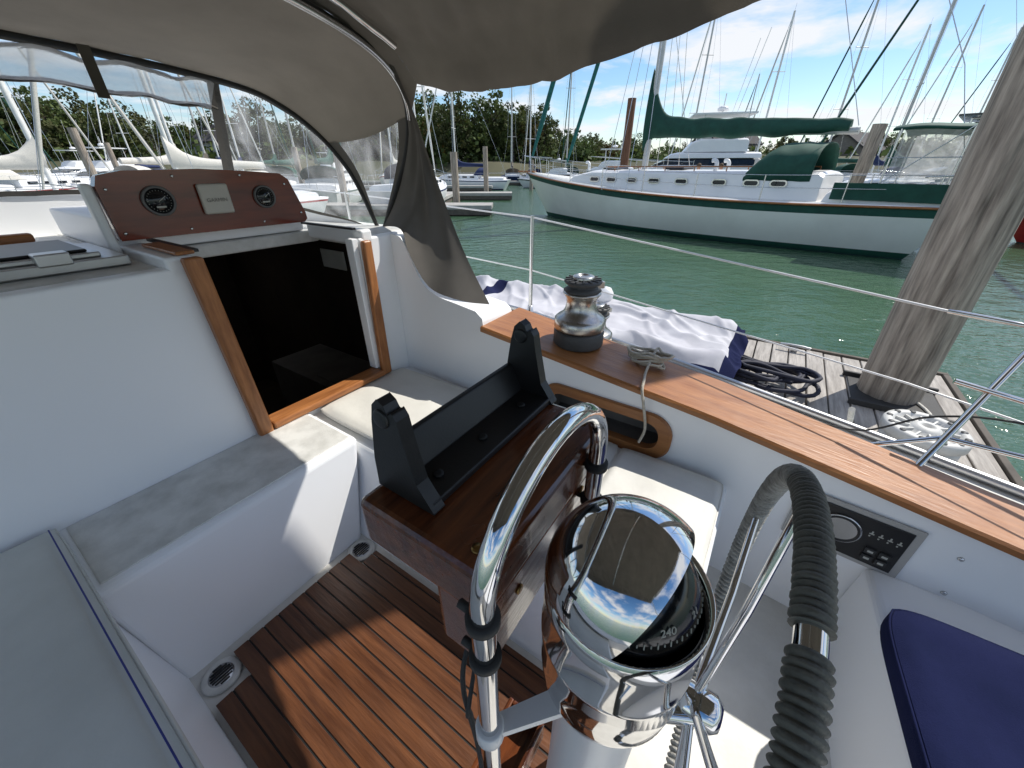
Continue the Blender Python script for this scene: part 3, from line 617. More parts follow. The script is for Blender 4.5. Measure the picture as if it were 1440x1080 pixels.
for i in range(150):
    a=i*.31; r=.17+.07*math.sin(i*.37)+.05*math.sin(i*.11); pts.append((3.62+r*math.cos(a)+.06*math.sin(i*.21)+.09*noise.noise(Vector((i*.3,0,0))),-.18+r*1.7*math.sin(a)+.16*noise.noise(Vector((i*.3,5,0))),.485+.07*abs(math.sin(i*.13))+.0006*i))
m.tube(cr(pts,2),.017,7); hs=m.make('dock_line',hosem,None,BM); L(hs,'tangled dark navy dock line heaped on the planks','rope')
m=MB(); m.rev([(.001,0),(.20,0),(.218,.012),(.218,.06),(.210,.075),(.18,.08),(.165,.068),(.155,.05),(.09,.05),(.075,.07),(.055,.085),(.03,.085),(.025,.03),(.001,.03)],56,0)
for k in range(12): m.box(.08,.160,-.005,.005,.045,.068,0,Rz(k*360/12))
for k in range(12): m.rev([(.001,.0),(.017,.0),(.017,.0812),(.001,.0812)],12,1,Rz(k*360/12+13)@T(.187,0,0))  # solid dark discs, painted as the shaded holes in the rim
m.rev([(.001,-.1),(.18,-.1),(.2,-.08),(.2,-.02),(.18,0),(.001,0)],48,0)
dr=m.make('dock_bumper',[bumpw,greyr],None,BM@T(3.18,-1.12,.56),recenter=False); L(dr,'white round ribbed plastic dock bumper','dock bumper')
dg=empty('dinghy',BM@Vector((3.62,1.6,.455)),BR); L(dg,'upturned inflatable dinghy under lavender grey cover on dock','dinghy')
def din(u,v):
    y=-1.60+3.35*v; s=u*2-1
    w=.72 if v<.62 else .72*math.sqrt(max(0.02,1-((v-.62)/.40)**2))
    w*= (1-.12*max(0,(.08-v)/.08))
    x=w*s
    h=.26+.13*math.exp(-((abs(s)-.68)/.22)**2)+.03*math.cos(s*3)
    h*=max(0,1-abs(s)**7)**.5
    e=min(1,v/.05); h*=.55+.45*e; e=min(1,(1-v)/.06); h*=e**.5
    p=Vector((x,y,h)); k=min(1,h/.2)
    wx=.35*noise.noise(Vector((x*1.3,y*1.1,7))); wy=.5*noise.noise(Vector((x*1.1,y*.9,12)))
    def rd(w_): return max(0,1-5.5*abs(noise.noise(w_)))
    p.z+=k*(.06*noise.noise(Vector((x*1.4,y*1.0,0)))+.045*rd(Vector(((x+wx)*1.6,(y+wy)*.8,2)))+.035*rd(Vector(((x-wy)*.9+y*.8,(y+wx)*1.5-x,5)))+.018*rd(Vector(((x+wx)*3.4-y,(y+wy)*2.4,9)))+.006*noise.noise(Vector((x*9,y*7,1)))-.02)
    p.z=max(p.z,.01)
    p.x+=.05*noise.noise(Vector((x*2,y*2,5))); p.y+=.05*noise.noise(Vector((x*2,y*2,9)))
    return p
m=MB(); nu2,nv2=100,190
dv=[din(i/nu2,j/nv2) for i in range(nu2+1) for j in range(nv2+1)]
fs=[];ms=[]
for i in range(nu2):
    for j in range(nv2):
        fs.append((i*(nv2+1)+j,(i+1)*(nv2+1)+j,(i+1)*(nv2+1)+j+1,i*(nv2+1)+j+1)); v=j/nv2; u=i/nu2
        ms.append(1 if (v<.035 or (u<.09 and v<.5) or u<.06 or u>.955 or (.80<v<.85 and u>.30) or (.955<v)) else 0)
m.add(dv,fs,ms,True); m.make('dinghy_cover',[lav,navy],dg,recenter=False)
m=MB(); m.tube(cr([(-.66,-1.55,.12),(-.70,-.6,.12),(-.7,.5,.12),(-.55,1.35,.12),(0,1.72,.14),(.55,1.35,.12),(.7,.5,.12),(.70,-.6,.12),(.66,-1.55,.12)],8),.11,12); m.make('inflatable_tube',navy,dg,recenter=False)
m=MB(); m.rev([(.001,0),(.05,.01),(.085,.06),(.09,.12),(.06,.17),(.001,.19)],20)
fd=m.make('fender',white,None,BM@T(4.05,1.45,.78),recenter=False); L(fd,'small white round fender on the dinghy cover','fender')
m=MB(); m.tube(cr([(4.2,-1.1,.48),(3.7,-1.3,.47),(3.0,-1.0,.47),(2.6,-.7,.5),(1.95,-.45,1.2)],8),.012,8); ml=m.make('mooring_rope',ropew,None,BM); L(ml,'white mooring line from boat to piling','rope')
# ------------------------------------------------------------------ boats
def hbf(t,beam,trs): return beam/2*((trs+(1-trs)*math.sin(math.pi/2*t/.42)) if t<.42 else max(.012,max(0,math.cos(math.pi/2*min(1,(t-.42)/.58)))**.8))
def hullmesh(m,Lh,beam,zf,levels,trs=.7,rake=1.0,ns=30):
    rings=[]
    for i in range(ns+1):
        t=i/ns; hb=hbf(t,beam,trs); zs=zf(t); pts=[]
        for (k,val,w) in levels:
            z=zs-val if k=='s' else val
            q=(zs-z)/(zs+.3)
            x=-Lh/2+t*Lh-rake*q*max(0,(t-.5)/.5)**1.3+.55*rake*q*max(0,(.3-t)/.3)
            fl=w if t<.6 else w-(.30*(t-.6)/.4)*(q)
            pts.append((x,max(hb*fl,.008),z))
        rings.append([(x,y,z) for x,y,z in pts]+[(pts[-1][0],0,pts[-1][2]-.12)]+[(x,-y,z) for x,y,z in reversed(pts)])
    return rings
def cabin(m,x0,x1,w,z0,z1,mi=0,nose=.6,tail=.15,n=10,w1=None):
    rings=[]
    w1=w1 or w*.7
    prof=[(x0,.15),(x0+.02,.9),(x0+tail,1)]+[(x0+tail+(x1-nose-x0-tail)*i/n,1) for i in range(1,n+1)]+[(x1-nose*.4,.75),(x1,.1)]
    for x,h in prof:
        ww=w+(w1-w)*max(0,(x-x0)/(x1-x0)-.4)/.6; z=z0+(z1-z0)*h
        rings.append([(x,-ww,z0),(x,-ww*.95,z-.07*h),(x,-ww*.82,z),(x,0,z+.05*h),(x,ww*.82,z),(x,ww*.95,z-.07*h),(x,ww,z0)])
    m.loft(rings,mi,False)
gb=empty('sailboat',(6.15,16.35,0),R(132.65)); L(gb,'cream sailboat with dark green stripe and green canvas covers','sailboat')
gb.scale=(1.06,1.0,1.0)
LG=15.0; MX=1.3
zg=lambda t:1.20+.10*(1-t)**2+.72*max(0,(t-.2)/.8)**1.9
m=MB(); lv=[('s',0,1.0),('s',.05,1.02),('s',.27,1.01),('s',.31,1.01),('s',.62,.99),('z',.42,.95),('z',.17,.90),('z',.03,.86),('z',-.3,.55)]
rings=hullmesh(m,LG,4.1,zg,lv,.66,1.7,40)
mi=[2,1,0,0,0,0,1,3,3,3,3,1,0,0,0,0,1,2,4]
n_=len(rings[0]); mi=(mi+[4]*n_)[:n_-1]+[4]
m.loft(rings,mi,True); m.make('hull',[hullw,greenc,white,bottom,gelw],gb)
tubeobj([Vector(r[1])+Vector((0,.02,0)) for r in rings],.03,'rub_rail',trimh,gb,6); tubeobj([Vector(r[-2])+Vector((0,-.02,0)) for r in rings],.03,'rub_rail',trimh,gb,6)
m=MB(); cabin(m,-4.6,4.6,1.30,1.25,1.98,0,1.6); m.make('cabin_trunk',white,gb,bevel=.03)
m=MB(); cabin(m,-7.1,-4.7,1.45,1.2,1.62,0,.2,w1=1.4); m.make('cockpit_coaming',white,gb,bevel=.03)
for x in (2.2,-.4):
    m=MB(); m.box(x,x+.7,-.4,.4,2.03,2.1,0); m.make('deck_hatch',winb,gb,bevel=.03)
for i,x in enumerate((-3.6,-2.9,-2.0,-.8,.2,1.1,2.0,2.8)):
    ww=1.30+(.91-1.30)*max(0,(x+4.6)/9.2-.4)/.6
    o=rrect(x,1.68,.44,.19,.09,5)
    m=MB(); m.loft([[(a,ww*.985,b) for a,b in o],[(a,ww*.985+.03,b) for a,b in o]],0,False); o2=rrect(x,1.68,.36,.12,.06,5); m.loft([[(a,ww*.985+.031,b) for a,b in o2],[(a,ww*.985+.036,b) for a,b in o2]],1,False)
    m.make('cabin_port',[chromes,winb],gb)
for s in (1,-1):
    m=MB(); m.tube([(-4,s*.95,2.12),(-.5,s*.9,2.12),(2.5,s*.75,2.12)],.02,6)
    for x in (-4,-3,-2,-1,0,1,2): m.tube([(x,s*.93,1.98),(x,s*.93,2.12)],.018,5)
    m.make('handrail',trimh,gb)
for (x,y,h,r_) in ((3.6,.35,.28,.07),(-1.5,-.5,.30,.08),(-1.5,.5,.30,.08)):
    m=MB(); m.tube(cr([(x,y,2.0),(x,y,2.0+h*.7),(x+.06,y,2.0+h),(x+.16,y,2.0+h)],4),r_*.8,10); m.make('deck_vent',white,gb)
m=MB(); m.tube([(MX,0,1.9),(MX,0,17.5)],.11,12); m.tube([(MX,-.9,7.2),(MX,.9,7.2)],.035,6); m.tube([(MX,-.8,11.5),(MX,.8,11.5)],.03,6); m.make('mast',mastm,gb)
tubeobj([(MX-.15,0,3.2),(-4.75,0,2.98)],.09,'boom',mastm,gb,10)
rings=[]
for i in range(60):
    t=i/59; x=MX+.16-6.0*t
    top=3.38+(1.5*math.exp(-(t/.06)**1.2))+.32*(1-t)**.8+.05*noise.noise(Vector((x*2,0,0)))-.12*t
    bot=3.12-.10*math.sin(t*math.pi)**.7-.14*t+.07*noise.noise(Vector((x*1.6,3,0)))-(.5*math.exp(-(t/.03)**2))
    w=.20+.06*noise.noise(Vector((x*2.5,7,0)))-.05*t; ring=[]
    for k in range(18):
        a=2*math.pi*k/18; fo=1+.10*noise.noise(Vector((x*1.3,math.cos(a)*2,math.sin(a)*2+x)))
        ring.append((x,w*fo*math.sin(a)*(1-.35*math.cos(a)),(top+bot)/2+(top-bot)/2*math.cos(a)))
    rings.append(ring)
m=MB(); m.loft(rings,0,True); m.make('sail_cover',greenc,gb)
P0=Vector((7.35,0,2.1)); P1=Vector((MX+.1,0,17)); tubeobj([P0.lerp(P1,.03+.93*i/12) for i in range(13)],[.05]+[.10]*10+[.06,.03],'furled_genoa',teal,gb,10)
P0=Vector((5.2,0,1.9)); P1=Vector((MX+.1,0,12.5)); tubeobj([P0.lerp(P1,.04+.9*i/12) for i in range(13)],[.04]+[.075]*10+[.05,.03],'furled_staysail',teal,gb,10)
W_=[]
for s in (1,-1):
    W_+=[[(MX,s*1.95,1.35),(MX,s*.9,7.2),(MX,s*.8,11.5),(MX,0,17.3)],[(MX-.5,s*1.95,1.35),(MX,s*.1,11.4)],[(MX+.5,s*1.95,1.35),(MX,s*.1,11.4)],[(MX-1.1,s*1.95,1.35),(MX,s*.1,7.1)]]
W_+=[[(7.4,0,2.0),(MX,0,17.4)],[(-7.3,.6,1.3),(-6.2,0,4.2),(MX,0,17.4)],[(-4.7,0,3.1),(MX,0,17.2)]]
for p in W_: tubeobj(p,.010,'rigging_wire',chromes,gb,5)
def zs_(x): return zg((x+LG/2)/LG)
def hb_(x): return hbf((x+LG/2)/LG,4.1,.66)
xs=[-6.8,-5.2,-3.4,-1.6,.2,2,3.8,5.4,6.6]
for s in (1,-1):
    for x in xs: tubeobj([(x,s*(hb_(x)-.08),zs_(x)),(x,s*(hb_(x)-.08),zs_(x)+.66)],.016,'stanchion',chromes,gb,6)
    for h in (.34,.65): tubeobj([(x,s*(hb_(x)-.08),zs_(x)+h) for x in xs]+[(7.3,0,zs_(7.3)+h)],.009,'lifeline',chromes,gb,5)
m=MB(); m.tube(cr([(6.4,.55,2.5),(7.2,.25,2.55),(7.7,0,2.6),(7.2,-.25,2.55),(6.4,-.55,2.5)],5),.018,6)
for y in (.4,-.4): m.tube([(6.9,y*.9,1.85),(7.0,y*.8,2.52)],.018,6)
m.make('bow_pulpit',chromes,gb)
tubeobj(cr([(-6.5,1.45,1.9),(-7.3,1.2,1.95),(-7.5,0,1.95),(-7.3,-1.2,1.95),(-6.5,-1.45,1.9)],5),.018,'stern_pulpit',chromes,gb,6)
m=MB(); m.box(7.0,8.0,-.12,.12,1.88,1.95); m.make('bowsprit',trimh,gb)
def sh(u,v):
    a=math.pi*u
    x=-2.55-1.75*v; hh=(1.0-(1-min(1,v*2.2))**2*.9)
    return (x,1.25*math.cos(a)*(1 if hh>.2 else .95),1.75+ .98*hh*abs(math.sin(a))**.55+.03*noise.noise(Vector((u*7,v*5,2))))
m=MB(); m.grid(sh,30,18); m.make('spray_hood',greenc,gb,recalc=False,solid=.02)
m=MB(); m.grid(lambda u,v:(-5.6-2.5*v,1.35*(u*2-1),3.0-.12*abs(u*2-1)**3+.03*math.sin(v*9)),16,14); m.make('bimini_top',greenc,gb,recalc=False,solid=.05)
for s in (1,-1):
    m=MB(); m.add([(-5.8,s*1.33,1.7),(-7.9,s*1.25,1.7),(-7.9,s*1.33,2.87),(-5.8,s*1.33,2.87)],[(0,1,2,3)],0); m.make('enclosure_panel',vinylr,gb,recalc=False)
m=MB(); m.add([(-7.95,-1.3,1.6),(-7.95,1.3,1.6),(-7.98,1.3,2.9),(-7.98,-1.3,2.9)],[(0,1,2,3)],0); m.make('enclosure_panel',vinylr,gb,recalc=False)
for s in (1,-1):
    for x in (-5.75,-6.9,-7.95): tubeobj([(x,s*1.36,1.5),(x,s*1.36,2.9)],.018,'bimini_post',chromes,gb,6)
tubeobj([(-5.7,1.38,2.3),(-8,1.38,2.3)],.012,'bimini_brace',chromes,gb,5); tubeobj([(-5.7,1.38,1.7),(-6.9,1.38,2.9)],.014,'bimini_brace',chromes,gb,5)
m=MB(); m.box(-7.3,-4.9,1.50,1.54,1.35,1.75); m.make('weather_cloth',greenc,gb,bevel=.01)
m=MB(); m.box(-7.4,-7.36,-1.3,1.49,1.35,1.75); m.make('weather_cloth',greenc,gb,bevel=.01)
def fleet_sail(hc,canv,mastmat,Lh=10.5,mh=14,hw=white):
    out=[]
    zf=lambda t:.95+.06*(1-t)**2+.40*max(0,(t-.2)/.8)**1.8
    m=MB(); lv=[('s',0,1.0),('s',.10,1.01),('s',.18,1.01),('z',.45,.96),('z',.12,.90),('z',.02,.86),('z',-.3,.5)]
    rg=hullmesh(m,Lh,Lh*.32,zf,lv,.72,1.3,20); n_=len(rg[0]); mi=([0,1,0,0,1,2,2,2,2,1,0,0,1,0]+[0]*n_)[:n_-1]+[0]; m.loft(rg,mi,True); out.append(('hull',m,[hw,hc,bottom],0))
    m=MB(); cabin(m,-Lh*.18,Lh*.27,Lh*.105,1.0,1.5,0,.9); cabin(m,-Lh*.45,-Lh*.19,Lh*.115,.98,1.25,0,.2)
    for s in (1,-1):
        for k in range(4):
            x=-Lh*.14+k*Lh*.08; m.box(x,x+.5,s*Lh*.1045-.02,s*Lh*.1045+.02,1.2,1.34,1)
    out.append(('cabin',m,[white,winb],0))
    m=MB(); m.tube([(Lh*.08,0,1.4),(Lh*.08,0,mh)],.085,8); m.tube([(Lh*.08,-.75,mh*.42),(Lh*.08,.75,mh*.42)],.03,5); m.tube([(Lh*.08,-.6,mh*.70),(Lh*.08,.6,mh*.70)],.03,5); m.tube([(Lh*.08,0,mh),(Lh*.08,.0,mh+.5)],.012,4); out.append(('mast',m,[mastmat],0))
    rings=[]
    for i in range(14):
        t=i/13; x=Lh*.09-Lh*.36*t; top=2.55+.75*math.exp(-(t/.12)**1.2)+.15*(1-t); w=.16-.05*t
        rings.append([(x,w*math.sin(2*math.pi*k/10),(top+2.25)/2+(top-2.25)/2*math.cos(2*math.pi*k/10)) for k in range(10)])
    m=MB(); m.loft(rings,0,True); out.append(('sail_cover',m,[canv],0))
    m=MB()
    p0=Vector((Lh*.49,0,1.35)); p1=Vector((Lh*.085,0,mh-.3)); m.tube([p0.lerp(p1,.03+.9*i/8) for i in range(9)],[.03]+[.065]*7+[.03],6); out.append(('furled_jib',m,[canv if hc is not bluec else mastw],0))
    m=MB()
    for s in (1,-1): m.tube([(Lh*.07,s*Lh*.15,1.1),(Lh*.08,s*.7,mh*.42),(Lh*.08,s*.55,mh*.70),(Lh*.08,0,mh)],.011,4)
    m.tube([(-Lh*.48,0,1.1),(Lh*.08,0,mh)],.011,4); m.tube([(Lh*.5,0,1.3),(Lh*.08,0,mh)],.011,4)
    for s in (1,-1):
        m.tube([(x,s*(Lh*.155 if abs(x)<3 else Lh*.11),1.65) for x in (-Lh*.45,-2,0,2,Lh*.35)]+[(Lh*.5,0,1.9)],.012,4)
        for x in (-Lh*.45,-Lh*.25,0,Lh*.2,Lh*.35): m.tube([(x,s*(Lh*.155 if abs(x)<3 else Lh*.11),1.0),(x,s*(Lh*.155 if abs(x)<3 else Lh*.11),1.65)],.014,4)
    out.append(('rigging',m,[chromes],0))
    m=MB(); m.grid(lambda u,v:(-Lh*.13-1.3*v,Lh*.10*math.cos(math.pi*u),1.45+.75*(1-(1-min(1,v*2))**2*.95)*abs(math.sin(math.pi*u))**.6),14,8); out.append(('spray_hood',m,[canv],0))
    return out
def fleet_power(Lh=11):
    out=[]
    zf=lambda t:1.15+.55*max(0,(t-.2)/.8)**1.4
    m=MB(); lv=[('s',0,1.0),('s',.12,1.01),('s',.30,.98),('z',.45,.92),('z',.10,.86),('z',-.2,.6)]
    rg=hullmesh(m,Lh,Lh*.33,zf,lv,.92,1.5,20); n_=len(rg[0]); mi=([0,1,0,0,2,2,2,2,0,0,1,0]+[0]*n_)[:n_-1]+[0]; m.loft(rg,mi,True); out.append(('hull',m,[white,winb,bottom],0))
    m=MB(); cabin(m,-Lh*.28,Lh*.30,Lh*.135,1.2,1.95,0,2.2,.1); cabin(m,-Lh*.28,Lh*.12,Lh*.125,2.30,2.6,0,.8,.1); cabin(m,-Lh*.22,Lh*.04,Lh*.11,2.62,3.3,0,.9,.1); out.append(('superstructure',m,[white],.02))
    m=MB(); cabin(m,-Lh*.26,Lh*.17,Lh*.122,1.96,2.30,0,1.5,.1); out.append(('cabin_window',m,[winb],0))
    m=MB()
    for s in (1,-1):
        for x in (-Lh*.2,-Lh*.02): m.tube([(x,s*1.0,3.1),(x,s*.95,4.5)],.03,5)
    m.box(-Lh*.23,Lh*.03,-1.15,1.15,4.5,4.58); m.tube([(-Lh*.1,0,4.6),(-Lh*.1,0,5.6)],.03,5); m.rev([(.001,0),(.3,0),(.32,.12),(.2,.22),(.001,.25)],16,0,T(-Lh*.1,0,4.75)); m.tube([(-Lh*.15,.8,4.6),(-Lh*.2,1.0,8.2)],.015,4); m.tube([(-Lh*.15,-.8,4.6),(-Lh*.2,-1.0,8.2)],.015,4)
    out.append(('hardtop',m,[white],0))
    m=MB()
    for s in (1,-1):
        m.tube([(0,s*Lh*.155,2.1),(Lh*.25,s*Lh*.13,2.25),(Lh*.40,s*Lh*.07,2.4),(Lh*.48,0,2.45)],.02,5)
        for x,y in ((0,.155),(Lh*.13,.145),(Lh*.25,.13),(Lh*.40,.07)): m.tube([(x,s*Lh*y,1.4),(x,s*Lh*y,2.2)],.015,4)
    out.append(('bow_rail',m,[chromes],0))
    return out
def build(parts,root): return [m.make(nm,mats,root,recenter=False,bevel=bv,seg=1) for nm,m,mats,bv in parts]
def proto(parts,name,loc,rz,label,cat,grp,sc=1):
    e=empty(name,loc,rz); e.scale=(sc,)*3; ch=build(parts,e); L(e,label,cat,grp); return e,ch
def copy(pr,loc,rz,sc=1):
    e0,ch=pr; e=e0.copy(); COL.objects.link(e); e.location=loc; e.rotation_euler=(0,0,rz); e.scale=(sc,)*3
    for c in ch:
        k=c.copy(); COL.objects.link(k); k.parent=e
    return e
GS='sailboats moored in the marina'; GP='motor yachts moored in the marina'
S1=proto(fleet_sail(bluec,bluec,mastw),'sailboat',(-5.2,47,0),R(172),'white sailboat with blue stripe and blue sail cover','sailboat',GS,.95)
S2=proto(fleet_sail(greenc,greenc,mastm,11.5,15.5),'sailboat',(-12,29,0),R(100),'white sailboat with green stripe and green sail cover','sailboat',GS)
S3=proto(fleet_sail(redm,ropew,mastw,10,13.5),'sailboat',(-21,27,0),R(80),'white sailboat with red stripe and pale sail cover','sailboat',GS)
S4=proto(fleet_sail(bluec,canvasd,mastm,12,16.5,bluec),'sailboat',(-28,40,0),R(95),'dark blue sailboat with taupe sail cover','sailboat',GS)
P1=proto(fleet_power(13),'motor_yacht',(13.0,32.5,0),R(165),'white flybridge motor yacht with dark windows','motor yacht',GP,1.15)
SS=[S1,S2,S3,S4]
pos=[]
for d,st in ((26,6.0),(36,6.0),(50,7.5)):
    r=-1.15*d
    while r<-.12*d-2:
        pos.append((r+random.uniform(-.8,.8),d+random.uniform(-1.5,1.5))); r+=st
for (r,d) in pos:
    if (abs(r+12)<4 and abs(d-29)<6) or (abs(r+21)<4 and abs(d-27)<6) or (abs(r+28)<4 and abs(d-40)<6) or (abs(r+5.2)<6 and abs(d-47)<5): continue
    if random.random()<.14: copy(P1,(r,d,0),R(random.choice((88,92,270))),random.uniform(.7,.9)); continue
    copy(random.choice(SS[:3]),(r,d,0),R(random.choice((85,92,96,268))+random.uniform(-3,3)),random.uniform(.85,1.1))
for (r,d,k,h) in ((-16.5,14.6,2,58),(-11.8,16.6,2,238)): copy(SS[k],(r,d,0),R(h),.9)
for (r,d,k,h,s) in ((2.5,58,0,100,.9),(7.5,60,1,92,1),(19,47,3,95,1),(25,45,2,88,1.05),(33,46,1,95,1.1),(40,48,0,92,1),(48,52,3,90,1),(56,55,1,95,1),(36,70,1,90,.9),(0,70,3,92,.9),(24,27,1,150,.95)):
    copy(SS[k],(r,d,0),R(h),s)
for (r,d,h,s) in ((9,44,170,.8),(22,36,168,.75),(4.5,50,178,.6),(28,55,100,.8),(44,42,160,.8),(31,31,155,.8)):
    copy(P1,(r,d,0),R(h),s)
e=empty('sailboat',(19.0,10.6,0),R(140)); ch=build(fleet_sail(redm,bluec,mastw,9.5,13,redm),e); L(e,'red hulled sailboat with blue canvas','sailboat')
e=empty('solar_arch',(15.4,14.2,0),R(132))
for y in (-1.1,1.1):
    m=MB(); m.tube(cr([(-.8,y,.45),(-.7,y,2.5),(-.4,y,3.3),(.9,y,3.4)],5),.03,6); m.tube([(.9,y,.45),(.9,y,3.4)],.03,6)
    m.make('arch_frame',chromes,e,recenter=False)
for a,b in ((-1.5,-.05),(.05,1.5)):
    m=MB(); m.box(-1.2,1.2,a,b,3.45,3.50); m.make('solar_panel',winb,e,recenter=False)
L(e,'dark solar panels on a stainless arch frame','solar panel arch')
def fardock(x0,x1,y0,y1,label='grey floating marina walkway with dark frame'):
    m=MB(); m.box(x0,x1,y0,y1,.30,.48); m.box(x0,x1,y0,y0+.06,.05,.298,1); m.box(x0+.1,x1-.1,y0+.2,y1-.2,0,.299,1); o=m.make('floating_dock',[concrete,dockf]); L(o,label,'dock','marina walkways')
fardock(-60,-1.0,20.6,22.4); fardock(-70,0,31,33); fardock(-80,-2,43,44.6); fardock(-90,8,58,60); fardock(8,70,39,41); fardock(10,80,60,62)
fardock(-5.5,-4.2,22.5,30.9); fardock(-17,-15.8,22.5,30.9)
m=MB(); m.box(-6.5,6.5,-.8,.8,.3,.48); m.box(-6.4,6.4,-.7,.7,0,.299,1); o=m.make('floating_dock',[concrete,dockf],None,T(8.6,19.3,0)@Rz(132.65)); L(o,'floating dock alongside the green trimmed sailboat','dock')
def pile(x,y,h,r,mt,label,lean=0):
    m=MB(); rings=[]
    for i in range(12):
        z=-1+(h+1)*i/11; rings.append([(r*(1.05-.015*z)*(1+.05*noise.noise(Vector((k,z,x))))*math.cos(2*math.pi*k/14),r*(1.05-.015*z)*math.sin(2*math.pi*k/14),z) for k in range(14)])
    m.loft(rings,0,True); o=m.make('mooring_pile',mt,None,T(x,y,0)@Ry(lean),recenter=False); L(o,label,'piling','timber pilings in the marina')
pile(6.2,24.5,5.2,.22,pileb,'tall reddish brown timber piling'); pile(11.6,14.7,3.3,.2,pilem,'short grey weathered timber piling',2)
for x,y in ((-3,23),(-9,23),(-15,31),(-22,23),(-30,33.5),(-2,33.5),(16,41.5),(25,38.6),(37,41.5),(50,38.6),(2,45)): pile(x,y,random.uniform(2.6,4),.18,pilem,'weathered timber piling beside a floating walkway')
def person(loc,rz,shirt,label):
    e=empty('person',loc,R(rz)); L(e,label,'person')
    def mk(name,vs,es,rad,mt):
        me=bpy.data.meshes.new(name); me.from_pydata(vs,es,[]); me.materials.append(mt); o=bpy.data.objects.new(name,me); COL.objects.link(o); o.parent=e
        o.modifiers.new('s','SKIN')
        if me.skin_vertices:
            for i,rr in enumerate(rad): me.skin_vertices[0].data[i].radius=(rr,rr)
            me.skin_vertices[0].data[0].use_root=True
        sb=o.modifiers.new('ss','SUBSURF'); sb.levels=2; sb.render_levels=2; return o
    V=[(0,0,.95),(0,0,1.2),(0,0,1.42),(0,.01,1.52),(0,.02,1.62),(0,.02,1.70),(.19,0,1.40),(.27,.02,1.14),(.22,.20,.98),(.20,.28,.95),(-.19,0,1.40),(-.28,-.02,1.14),(-.27,.10,.90),(-.26,.15,.84),(.10,0,.90),(.11,.03,.50),(.11,0,.09),(.12,.14,.04),(-.10,0,.90),(-.12,.01,.50),(-.13,-.02,.09),(-.14,.12,.04)]
    E=[(0,1),(1,2),(2,3),(3,4),(4,5),(2,6),(6,7),(7,8),(8,9),(2,10),(10,11),(11,12),(12,13),(0,14),(14,15),(15,16),(16,17),(0,18),(18,19),(19,20),(20,21)]
    Rr=[.13,.12,.12,.05,.085,.07,.05,.04,.03,.035,.05,.04,.03,.035,.085,.055,.04,.04,.085,.055,.04,.04]
    mk('body',V,E,Rr,skin)
    mk('shirt',[V[i] for i in (1,0,2,6,10)]+[(.25,.02,1.22),(-.25,-.01,1.22)],[(0,1),(0,2),(2,3),(2,4),(3,5),(4,6)],[.145,.15,.14,.075,.075,.065,.065],shirt)
    mk('trousers',[(0,0,.97),V[14],V[15],(.11,0,.14),V[18],V[19],(-.13,-.02,.14)],[(0,1),(1,2),(2,3),(0,4),(4,5),(5,6)],[.145,.105,.075,.065,.105,.075,.065],trous)
    m=MB(); m.rev([(.092*math.cos(R(a)),.092*math.sin(R(a))*1.1) for a in range(-5,91,12)],16,0,T(0,.0,1.68)); m.make('hair',hairm,e,recenter=False)
    m=MB(); m.rev([(.001,0),(.016,.01),(.008,.04),(.001,.045)],8,0,T(0,.105,1.615)); m.make('nose',skin,e,recenter=False)
    for s in (1,-1):
        m=MB(); m.rev([(.001,0),(.01,.003),(.001,.008)],8,0,T(.032*s,.098,1.655)@Rx(-90)); m.make('eye',hairm,e,recenter=False)
person((8.0,18.9,.48),150,shirtw,'person in white shirt standing on the dock'); person((8.9,18.8,.48),200,shirtb,'person in blue shirt standing on the dock')
# ------------------------------------------------------------------ setting
m=MB(); m.add([(-1500,-400,0),(1500,-400,0),(1500,2500,0),(-1500,2500,0)],[(0,1,2,3)]); w=m.make('water',wm,recenter=False); w['kind']='structure'
m=MB()
def land(u,v):
    a=R(-100+200*u); r=(88+10*noise.noise(Vector((math.cos(a)*3,math.sin(a)*3,0)))+6*noise.noise(Vector((a*9,0,0))))+ (v**2.5)*1400
    z=-.6+min(1.6,v*14)+(6*v*noise.noise(Vector((r*.01,a*4,0)))+10*min(v*1.4,1) if v>.1 else 0)
    return (r*math.sin(a),r*math.cos(a),z)
m.grid(land,120,40); w=m.make('ground',landm,recenter=False,recalc=False); w['kind']='structure'
def crown(seed,h,w):
    rnd=random.Random(seed); m=MB()
    for c in range(60):
        while True:
            p=Vector((rnd.uniform(-1,1),rnd.uniform(-1,1),rnd.uniform(-1,1)))
            if p.length<1: break
        p=p*(.5+.5*p.length); ctr=Vector((p.x*w,p.y*w,h*.58+p.z*h*.40)); rad=rnd.uniform(.10,.22)*w*1.3
        for k in range(34):
            q=Vector((rnd.gauss(0,1),rnd.gauss(0,1),rnd.gauss(0,.8))).normalized()*rad*rnd.uniform(.6,1.05)+ctr
            s=rnd.uniform(.20,.40); a=Vector((rnd.gauss(0,1),rnd.gauss(0,1),rnd.gauss(0,1))).normalized(); b_=a.orthogonal().normalized()*s; c_=a.cross(b_).normalized()*s*.7
            m.add([q-b_,q-c_,q+b_,q+c_],[(0,1,2,3)])
    return m
def trunk(seed,h,w):
    rnd=random.Random(seed); m=MB(); m.tube(cr([(0,0,-.5),(rnd.uniform(-.2,.2),.1,h*.3),(rnd.uniform(-.4,.4),0,h*.75)],4),[.32-.03*i for i in range(9)],7)
    for k in range(6):
        a=k*1.1+rnd.random(); z=h*(.28+.07*k); m.tube([(0,0,z),(w*.35*math.cos(a),w*.35*math.sin(a),z+h*.1),(w*.65*math.cos(a),w*.65*math.sin(a),z+h*.2)],[.14,.09,.04],5)
    return m
tp_=[]
